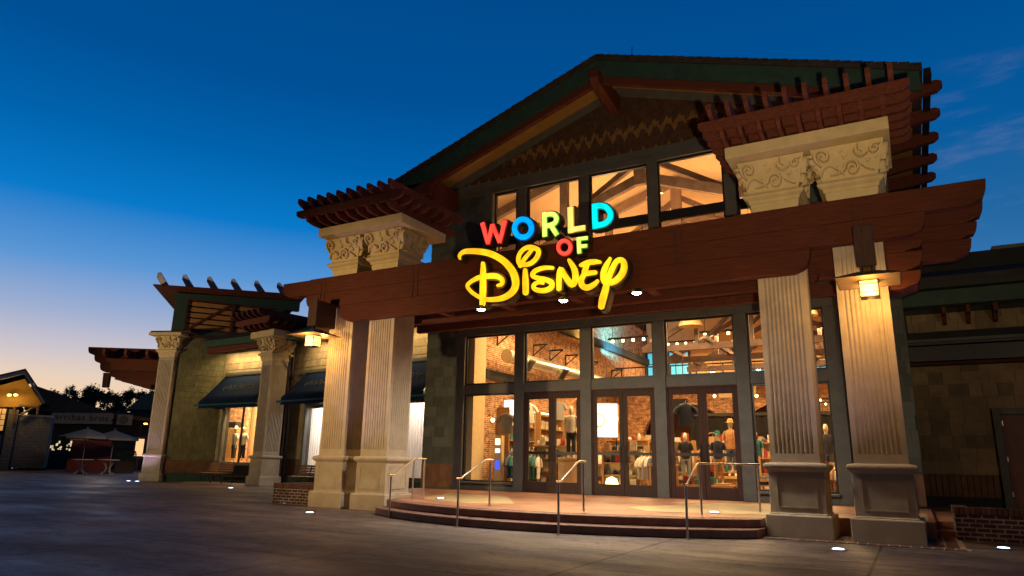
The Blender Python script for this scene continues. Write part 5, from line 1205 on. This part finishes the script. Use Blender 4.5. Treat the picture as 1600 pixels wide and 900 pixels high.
# more stock: gondola shelves, wall banners, hanging shirts, hat stands
def gondola(label, x, y, w, rz=0, h=1.6, kind=0):
    t = thing('gondola_shelf', label, 'shelf unit', (x, y, FZ), rz); c, s = math.cos(R(rz)), math.sin(R(rz))
    for sx_ in (-1, 1): m = MB(); m.box(sx_*w/2-.03, sx_*w/2+.03, -.3, .3, 0, h); m.build('side_panel', M['wood_in'], t)
    m = MB(); m.box(-w/2+.03, w/2-.03, -.012, .012, 0, h-.05); m.build('centre_panel', M['cream_in'], t)
    for k in range(4): m = MB(); z = .12+k*(h-.2)/3; m.box(-w/2+.031, w/2-.031, -.3, -.013, z, z+.03); m.box(-w/2+.031, w/2-.031, .013, .3, z, z+.03) if False else None; m.build('shelf', M['wood_in'], t)
    for k in range(4):
        z = .12+k*(h-.2)/3+.031; u = -w/2+.15
        while u < w/2-.14:
            wd = random.uniform(.13, .24); hh = random.uniform(.12, .32); b = MB()
            if random.random() < .5:
                b.box(-wd/2, wd/2, -.1, .1, 0, hh); o = b.build('carton', random.choice([M['box_cream'], M['wood_in'], M['white_cloth'], M['red_cloth'], M['navy']]), bevel=.006); nm = 'boxed goods standing on the '; ct = 'carton'
            else:
                b.oval([(0, 0, 0, wd*.4, .07), (0, 0, hh*.5, wd*.46, .09), (0, 0, hh*.8, wd*.3, .07), (0, 0, hh, wd*.12, .03)], 10); o = b.build('plush_toy', tshirt_pile(), smooth=True); nm = 'soft goods sitting on the '; ct = 'soft toy'
            o.location = (x+c*u+s*.15, y+s*u-c*.15, FZ+z+.001); o.rotation_euler = (0, 0, R(rz)); tag(o, nm+label, ct, ct+'s on the '+label); u += wd+.03
gondola('low shelf unit behind the left double doors', -10.9, 22.4, 1.5, 8, 1.5)
gondola('shelf unit with header behind the middle doors', -8.3, 22.0, 1.2, 12, 1.35)
gondola('shelf unit left of the right double doors', -7.3, 24.2, 1.5, 5, 1.7)
gondola('shelf unit behind the three mannequins', -5.3, 26.2, 2.4, 0, 1.7)
gondola('shelf unit behind the far right window', -3.6, 25.0, 1.8, 0, 1.7)
gondola('shelf unit between the right entrance columns', -2.1, 24.6, 1.4, 0, 1.6)
gondola('long shelf unit far back on the left', -10.2, 28.8, 2.6, 0, 1.9)
rack('rack of mixed clothes just inside the leftmost window', -11.2, 20.6, 1.1, [M['denim'], M['grey_cloth'], M['navy'], M['teal_cloth'], M['white_cloth']], 20, 1.15)
rack('rack of bright clothes deep behind the right doors', -6.9, 26.0, 1.4, [M['red_cloth'], M['print_cloth'], M['white_cloth'], M['teal_cloth']], 0, 1.5)
mannequin('small mannequin in a grey shirt at the far right of the middle doors', -6.75, 21.4, FZ+.9, 15, M['grey_cloth'], M['navy'], s=.62)
table('round edged table under the small mannequin', -6.75, 21.4, .8, .6, .898)
for i, (x, y, z, mt, lb) in enumerate(((-12.3, 22.2, 3.35, 'navy', 'dark printed shirt hanging high above the first wall shelf'), (-12.3, 22.9, 3.3, 'white_cloth', 'white shirt hanging high above the first wall shelf'), (-11.9, 24.6, 3.5, 'grey_cloth', 'grey shirt hanging high above the second wall shelf'), (-10.1, 22.9, 3.5, 'print_cloth', 'printed jacket hanging high behind the left double doors'), (-6.2, 22.2, 3.1, 'navy', 'navy shirt hanging from a rail behind the right double doors'))):
    g_ = garment('hanging_shirt', lb, None, (x, y, z), 20, M[mt]); m = MB(); m.tube([(.0, 0, .09), (0, 0, 2.9)], .004, 4); m.build('wire', M['black'], g_)
for i, (x, y, z, w_, h_, mt, lb) in enumerate(((-9.9, 25.6, 3.15, .9, .5, 'cream_in', 'cream hanging header board behind the left doors'), (-7.9, 26.4, 3.4, 1.2, .45, 'blackcloth', 'black hanging header board behind the middle doors'), (-5.6, 27.2, 3.9, 1.4, .4, 'cream_in', 'cream hanging header board behind the right doors'))):
    t = thing('hanging_board', lb, 'board', (x, y, z)); m = MB(); m.box(-w_/2, w_/2, -.02, .02, -h_/2, h_/2); m.build('panel', M[mt], t)
    for sx_ in (-1, 1): m = MB(); m.tube([(sx_*w_*.4, 0, h_/2), (sx_*w_*.4, 0, 3.0)], .006, 4); m.build('wire', M['black'], t)
for i, (x, y, z, lb) in enumerate(((-9.8, 23.2, 3.6, 'small bare bulb pendant behind the left double doors'), (-8.7, 24.6, 3.7, 'small bare bulb pendant behind the middle doors, left one'), (-7.9, 24.9, 3.7, 'small bare bulb pendant behind the middle doors, right one'), (-5.7, 24.0, 3.5, 'small bare bulb pendant above the straw hatted mannequin'), (-4.4, 24.4, 3.5, 'small bare bulb pendant behind the far right window'), (-6.6, 22.9, 2.6, 'small bare bulb beside the waistcoat mannequin'))):
    t = thing('bulb_pendant', lb, 'pendant lamp', (x, y, z)); m = MB(); m.lathe([(.004, -.09), (.05, -.05), (.045, -.01), (.02, .03)], n=12); m.build('bulb', M['warmlamp'], t, smooth=True); m = MB(); m.tube([(0, 0, .03), (0, 0, 2.2)], .006, 5); m.build('flex', M['black'], t)
    m = MB(); m.lathe([(.03, .02), (.03, .08), (.005, .1)], n=10); m.build('socket', M['black'], t)
def dome(label, loc):
    t = thing('dome_pendant', label, 'pendant lamp', loc, 0, 'dome pendants in the store')
    m = MB(); m.lathe([(.42, -.22), (.40, -.1), (.30, .03), (.14, .12), (.04, .16), (.04, .24), (.001, .25)], n=24); m.build('dome_shade', M['cream_in'], t, smooth=True)
    m = MB(); m.lathe([(.001, -.17), (.3, -.16), (.3, -.12), (.001, -.1)], n=20); m.build('lamp_disc', M['warmlamp'], t)
    m = MB(); m.tube([(0, 0, .25), (0, 0, 3.2)], .012, 6); m.build('stem', M['black'], t)
dome('cream dome pendant lamp seen above the right double doors', (-6.4, 24, 6.15)); dome('cream dome pendant lamp seen between the right entrance columns', (-2.6, 23.5, 6.1))
t = thing('ring_chandelier', 'ring chandelier of small warm bulbs between the right entrance columns', 'chandelier', (-2.65, 25.5, 3.35))
m = MB(); m.tube([(.8*math.cos(a*.2618), .8*math.sin(a*.2618), 0) for a in range(24)], .03, 6, closed=True); m.tube([(0, 0, 1.2), (.8, 0, 0)], .008, 4); m.tube([(0, 0, 1.2), (-.4, .69, 0)], .008, 4); m.tube([(0, 0, 1.2), (-.4, -.69, 0)], .008, 4); m.tube([(0, 0, 1.2), (0, 0, 3)], .01, 4); m.build('ring', M['black'], t)
m = MB()
for a in range(14): m.lathe([(.005, -.09), (.035, -.05), (.02, -.01)], (.8*math.cos(a*.449), .8*math.sin(a*.449), 0), 8)
m.build('bulbs', M['warmlamp'], t)
for i, (x, z) in enumerate(((-10.9, 9.45), (-9.7, 9.75), (-9.3, 9.85), (-6.8, 9.9), (-6.35, 9.95))):
    t = thing('spotlight', 'small silver spotlight clipped to the roof truss seen through the upper windows', 'spotlight', (x, 20.95, z), 0, 'spotlights on the front roof truss')
    m = MB(); m.tube([(0, .1, .12), (0, 0, .1), (0, 0, .0)], .012, 6); m.build('clip', M['black'], t); m = MB(); m.lathe([(.05, .08), (.055, -.02), (.075, -.1), (.06, -.1), (.04, -.02)], n=12); m.build('can', M['galv'], t); m = MB(); m.lathe([(.001, -.08), (.05, -.08), (.05, -.06)], n=10); m.build('lens', M['warmlamp'], t)
# mannequins in the left wing window
q = wl(G1, rz1, .45, .7); mannequin('white mannequin in dark waistcoat and wide hat in the left display window, nearer one', q[0], q[1], .92, rz1-10, M['white_cloth'], M['denim'], M['white_cloth'], s=.95)
q = wl(G1, rz1, .95, .8); mannequin('white mannequin in pale shirt in the left display window, right of the hatted one', q[0], q[1], .92, rz1+15, M['white_cloth'], M['blackcloth'], s=.95)
t = thing('display_cabinet', 'amber wooden cabinet with a black box on top in the left display window', 'cabinet', (*wl(G1, rz1, -.5, 1.3)[:2], .4), rz1); m = MB(); m.box(-.5, .5, -.2, .2, 0, 2.2); m.build('carcass', M['wood_in'], t, bevel=.01); m = MB(); m.box(-.3, .3, -.18, .18, 2.201, 2.5); m.build('top_box', M['black'], t)
t = thing('display_ledge', 'low stage under the mannequins in the left display window', 'stage', (*wl(G1, rz1, 1.0, .85)[:2], .4), rz1); m = MB(); m.box(-1.9, 1.9, -.55, .55, 0, .5); m.build('stage_top', M['wood_in'], t); m = MB(); m.box(-1.9, 1.9, -.57, -.552, 0, .5); m.build('stage_front', M['cream_in'], t)
t = thing('brick_wall', 'patch of lit brickwork deep in the left display window', 'brick wall', (*wl(G1, rz1, -1.2, 2.3)[:2], .4), rz1); m = MB(); m.box(-1.6, .3, 0, .2, 0, 5); m.build('brickwork', M['brick_in'], t)

# ------------------------------------------------------------------ far side of the plaza
FA = 60.78; fdir = Vector((-.8727, .4882))
def far(u, h, dd): e = Vector((.4882, .8727)); p = fdir*dd+e*u; return (p.x, p.y, h)
def farthing(name, label, cat, dd, u=0, group=None): return thing(name, label, cat, far(u, 0, dd), FA, group)
lo = farthing('lodge', 'gabled lodge with pale bargeboards, stone pier and lamp lit soffit at the left edge', 'building', 60, -4)
m = MB(); m.box(-4.5, -.3, .3, 8, 0, 4.6); m.build('wall', M['dark_bldg'], lo)
m = MB(); m.box(.0, 1.95, .0, 6, .15, 3.68); m.build('block_wall', M['block'], lo); m = MB(); m.box(-.03, 2.0, -.04, 6, 3.69, 3.8); m.build('wall_coping', M['stone_white'], lo)
m = MB(); m.box(-.62, -.05, -.2, .3, 0, 4.1); m.build('stone_pier', M['block'], lo, bevel=.02)
m = MB(); m.prism([(-6.5, 4.3), (-.05, 6.75), (1.45, 4.6), (1.3, 4.55), (-.1, 6.5), (-6.5, 4.1)], -1.3, -1.1); m.build('bargeboard', M['stone_white'], lo)
m = MB(); m.prism([(-6.5, 4.4), (-.05, 6.88), (1.6, 4.65), (1.45, 4.62), (-.05, 6.76), (-6.5, 4.31)], -1.35, 9); m.build('roof', M['roof'], lo)
m = MB(); m.prism([(-5.5, 4.0), (-.1, 6.3), (1.2, 4.6), (1.0, 4.4), (-5.5, 3.95)], .1, .28); m.build('soffit_gable', M['yellow'], lo)
m = MB(); m.box(-1.6, -.75, -.1, .2, 2.6, 4.2); f = m.build('window', M['frame_dark'], lo); m = MB()
for a in range(3):
    for b in range(4): m.box(-1.56+a*.27, -1.33+a*.27, -.13, -.102, 2.65+b*.38, 2.98+b*.38)
m.build('lit_pane', glow_mat('far_window_glow', (1, .5, .16), .45), f)
m = MB(); m.box(-1.7, -.7, -.12, .2, .2, 2.4); m.build('blue_panel', mat('blue_panel', (.01, .03, .09), .5), lo); m = MB(); m.box(-1.5, -.85, -.16, -.122, 1.2, 2.2); m.build('poster', glow_mat('far_poster', (.12, .2, .45), .25), lo)
for a, b, c in (((-.35, 4.3), (-.2, 3.2), .08), ((-.1, 4.4), (1.1, 4.3), .1), ((.0, 3.7), (.9, 4.4), .09), ((1.0, 4.5), (1.05, 3.8), .09)):
    m = MB(); m.tube([(a[0], -.3, a[1]), (b[0], -.3, b[1])], c, 6); m.build('timber_brace', M['beam_in'], lo)
for k, (u, h) in enumerate(((-.75, 5.05), (-.38, 5.08))):
    t = farthing('eave_lamp', 'bright yellow lamp under the lodge gable, '+['left', 'right'][k]+' of the two', 'lamp', 59.4, -4+u, 'lamps under the lodge gable'); t.location.z = h
    m = MB(); m.lathe([(.01, -.1), (.13, -.05), (.13, .05), (.01, .1)], n=12); m.build('globe', M['lantern'], t); m = MB(); m.lathe([(.1, .1), (.03, .16)], n=10); m.build('cap', M['black'], t)
    lamp('eave_glow', 'POINT', far(-4+u, h-.1, 59.0), 38, (1, .62, .15), .12)
md = farthing('dark_shop', 'long dark shop with sloping roof, cream name board and lit windows', 'building', 66, 0)
m = MB(); m.box(-3.9, 6, 0, 6, 0, 4.6); m.build('wall', M['dark_bldg'], md)
m = MB(); m.prism([(-4.1, 4.7), (-3.9, 6.3), (-1.7, 5.6), (1.3, 4.55), (6.4, 3.9), (6.4, 3.75), (-4.1, 4.4)], -1.2, 8); m.build('roof', M['roof'], md)
m = MB(); P = []
for x, z in ((-2.35, 3.42), (-2.25, 3.42), (1.7, 3.52), (1.85, 3.54), (1.88, 3.72), (1.75, 3.8), (1.88, 3.95), (1.88, 4.3), (1.75, 4.38), (-2.1, 4.22), (-2.28, 4.2), (-2.3, 4.0), (-2.2, 3.85), (-2.35, 3.7)): P.append((x, z))
m.prism(P, -1.45, -1.3); nb = m.build('name_board', M['sign_board'], md)
m = MB()
for x in (-1.4, .9): m.tube([(x, -1.35, 4.2), (x, -1.2, 4.75)], .03, 5)
m.build('board_bracket', M['black'], nb)
def text(s, size, loc, parent, mt, name='lettering'):
    cu = bpy.data.curves.new('t', 'FONT'); cu.body = s; cu.size = size; cu.extrude = .012; cu.offset = .008; cu.align_x = 'CENTER'; cu.align_y = 'CENTER'; cu.space_character = 1.12
    to = bpy.data.objects.new('t', cu); C.objects.link(to); dg = bpy.context.evaluated_depsgraph_get(); me = bpy.data.meshes.new_from_object(to.evaluated_get(dg)); bpy.data.objects.remove(to)
    o = bpy.data.objects.new(name, me); C.objects.link(o); o.parent = parent; o.location = loc; o.rotation_euler = (R(90), 0, 0); me.materials.clear(); me.materials.append(mt); return o
text('arribas bros', .66, (-.25, -1.475, 3.93), nb, mat('board_lettering', (.035, .035, .05), .6))
m = MB(); m.box(2.15, 3.25, -1.45, -1.35, 3.5, 4.32); s2_ = m.build('round_logo_board', M['sign_board'], md); m = MB(); m.lathe([(.001, 0), (.32, 0), (.32, .03), (.001, .03)], n=24, M=Tm(2.65, -1.452, 3.9, rx=90)); m.build('dark_roundel', M['frame_dark'], s2_)
m = MB(); random.seed(4)
for k in range(22):
    x = -2.2+random.random()*1.6; z = 1.35+random.random()*.65; m.box(x, x+random.uniform(.05, .14), -.03-.001*k, -.003, z, z+random.uniform(.06, .2))
m.build('lit_window', glow_mat('shop_far_window', (1, .78, .42), .8), md)
ks = farthing('kiosk', 'dark red sided kiosk standing behind the umbrellas', 'kiosk', 57, .5)
m = MB(); m.add([(-1.2, 0, 0), (1.3, 0, 0), (1.3, 2.4, 0), (-1.2, 2.4, 0), (-1.05, 0, 2.1), (1.3, 0, 2.1), (1.3, 2.4, 2.1), (-1.05, 2.4, 2.1)], [(0, 3, 2, 1), (4, 5, 6, 7), (0, 1, 5, 4), (1, 2, 6, 5), (2, 3, 7, 6), (3, 0, 4, 7)]); m.build('kiosk_body', M['red_wall'], ks)
m = MB(); m.box(-1.2, .2, -.05, -.001, 2.1, 2.25); m.build('counter_board', M['wood_in'], ks); m = MB(); m.prism([(-1.6, 2.26), (.3, 2.75), (1.6, 2.26)], -.2, 2.6); m.build('kiosk_roof', M['red_wall'], ks)
lamp('kiosk_fill', 'POINT', far(1.0, 3.4, 48), 130, (1, .72, .45), .3)  # added fill light with no lamp there, brightens the red kiosk
def umbrella(label, dd, u, w, zt, ze):
    t = farthing('patio_umbrella', label, 'umbrella', dd, u, 'patio umbrellas across the plaza')
    m = MB(); n = 8; vs = [(0, 0, zt)]+[(w*math.cos(2*math.pi*k/n), w*math.sin(2*math.pi*k/n), ze) for k in range(n)]+[(w*math.cos(2*math.pi*k/n), w*math.sin(2*math.pi*k/n), ze-.14) for k in range(n)]
    fs = [(0, 1+k, 1+(k+1) % n) for k in range(n)]+[(1+k, 1+n+k, 1+n+(k+1) % n, 1+(k+1) % n) for k in range(n)]
    m.add(vs, fs); cv = m.build('canopy', M['umbrella'], t); so = cv.modifiers.new('t', 'SOLIDIFY'); so.thickness = .01
    m = MB(); m.tube([(0, 0, 0), (0, 0, zt+.12)], .03, 8); m.build('pole', M['beam_in'], t)
    m = MB()
    for k in range(n): m.tube([(0, 0, zt-.45), (w*.6*math.cos(2*math.pi*k/n), w*.6*math.sin(2*math.pi*k/n), ze+(zt-ze)*.38)], .01, 4)
    m.build('ribs', M['beam_in'], t); m = MB(); m.lathe([(.3, 0), (.3, .06), (.05, .1)], n=14); m.build('base', M['black'], t)
umbrella('grey market umbrella in front of the red kiosk, left of the two', 52, .2, 1.5, 2.76, 2.24); umbrella('grey market umbrella right of the red kiosk, right of the two', 52.8, 1.75, 1.45, 2.72, 2.2)
def ftable(label, u):
    t = farthing('cafe_table', label, 'table', 50.5, u, 'cafe tables across the plaza')
    m = MB(); m.lathe([(.001, .83), (.58, .83), (.6, .85), (.58, .87), (.001, .87)], n=24); m.build('tabletop', M['stone_white'], t)
    for k in range(4):
        a = k*math.pi/2+.5; m = MB(); c, s = math.cos(a), math.sin(a); m.tube([(.42*c, .42*s, .83), (.2*c, .2*s, .55), (.12*c, .12*s, .35), (.2*c, .2*s, .15), (.42*c, .42*s, 0)], .02, 6); m.build('leg', M['stone_white'], t)
ftable('white iron cafe table under the left umbrella', .2); ftable('white iron cafe table under the right umbrella', 1.6)
tr = farthing('teal_roofed_pavilion', 'pavilion with teal metal roof and lattice fascia behind the corner column', 'building', 70, 4.4)
m = MB(); m.prism([(-1.4, 5.1), (-.2, 6.5), (3, 6.7), (3, 5.1)], 0, 5); m.build('roof', M['teal_roof'], tr)
m = MB(); m.tube([(-1.2, -.05, 5.05), (3, -.05, 5.05)], .05, 5); m.tube([(-1.0, -.05, 4.65), (3, -.05, 4.65)], .05, 5)
for k in range(12): m.tube([(-1.1+k*.34, -.05, 5.05), (-.93+k*.34, -.05, 4.65), (-.76+k*.34, -.05, 5.05)], .025, 4)
m.build('lattice', M['teal_roof'], tr); m = MB(); m.box(-1.0, 3, .5, 5, 0, 5.0); m.build('wall', M['dark_bldg'], tr)
t = farthing('street_lamp', 'small orange glowing street lamp beside the far corner column', 'lamp', 64, 3.9); m = MB(); m.tube([(0, 0, 0), (0, 0, 3.5), (.25, 0, 3.65)], .04, 6); m.build('post', M['black'], t); m = MB(); m.lathe([(.01, -.05), (.16, 0), (.1, .05), (.01, .06)], (.3, 0, 3.62), 12); m.build('lamp_head', M['farlamp'], t)
t = farthing('poster_stand', 'glowing orange poster case left of the far corner column', 'poster', 60, 3.75); m = MB(); m.box(-.32, .32, 0, .12, .9, 2.5); m.box(-.05, .05, .02, .1, 0, .9); m.build('case', M['frame_dark'], t); m = MB(); m.box(-.27, .27, -.015, -.002, 1.1, 2.35); m.build('lit_poster', M['poster_lit'], t)
t = farthing('wooden_tub', 'low wooden planter tub with shrubs beyond the umbrellas', 'planter', 56, 2.75); m = MB(); m.box(-.6, .6, -.4, .4, 0, .75); m.build('tub', M['darkwood'], t, bevel=.02)
random.seed(9); m = MB()
for k in range(500):
    x, y, z = random.uniform(-.65, .65), random.uniform(-.4, .4), random.uniform(.74, 1.4); s = .06; a = random.uniform(0, 6.28)
    m.add([(x, y, z), (x+s*math.cos(a), y+s*math.sin(a), z+.03), (x+s*math.cos(a)*1.6, y, z+s), (x, y, z+s)], [(0, 1, 2, 3)])
m.build('foliage', M['leaf'], t)
def tree(label, dd, u, h, r, seed):
    random.seed(seed); t = farthing('tree', label, 'tree', dd, u, 'trees against the afterglow')
    m = MB(); m.tube([(0, 0, 0), (.1, 0, h*.35), (-.1, .1, h*.6)], [.28, .2, .14], 8)
    tips = []
    for k in range(9):
        a = random.uniform(0, 6.28); rr_ = r*random.uniform(.45, .95); tip = (rr_*math.cos(a), rr_*math.sin(a), h*random.uniform(.72, .95)); tips.append(tip)
        m.tube([(-.1, .1, h*.5), (tip[0]*.5, tip[1]*.5, h*.68), tip], [.11, .07, .03], 5)
    m.build('trunk', M['bark'], t)
    m = MB()
    for tip in tips+[(0, 0, h*.93)]:
        for c in range(4):
            cx, cy, cz = tip[0]+random.gauss(0, r*.16), tip[1]+random.gauss(0, r*.16), tip[2]+random.gauss(0, .25)
            for q_ in range(70):
                x, y, z = random.gauss(cx, r*.12), random.gauss(cy, r*.12), random.gauss(cz, .22); s = random.uniform(.07, .15); a = random.uniform(0, 6.28); b = random.uniform(-1, 1)
                m.add([(x-s*math.cos(a), y-s*math.sin(a), z-s*b*.5), (x+s*math.sin(a)*.5, y, z-s*.5), (x+s*math.cos(a), y+s*math.sin(a), z+s*b*.5), (x-s*math.sin(a)*.5, y, z+s*.5)], [(0, 1, 2, 3)])
    m.build('crown', M['leaf'], t)
for i, (u, h, r) in enumerate(((-2.9, 8.2, 1.2), (-1.7, 9.0, 1.4), (-.3, 8.8, 1.4), (.8, 9.1, 1.4), (2.2, 9.0, 1.6), (3.9, 9.4, 1.5), (5.6, 9.3, 1.6))):
    tree('open crowned dark tree against the orange horizon, %s from the lodge' % ['first', 'second', 'third', 'fourth', 'fifth', 'sixth', 'seventh'][i], 100+(i % 3)*3, u*1.02, h, r, 30+i)
hd = MB(); random.seed(1)
pts = []
for k in range(60):
    x = -40+k*2.2; pts.append((x, 4.5+random.random()*2.2))
hd.prism([(-40, 0)]+pts+[(90, 0)], 0, 3); o = hd.build('distant_tree_line', M['leaf']); o.location = far(0, 0, 118); o.rotation_euler = (0, 0, R(FA)); tag(o, kind='structure')
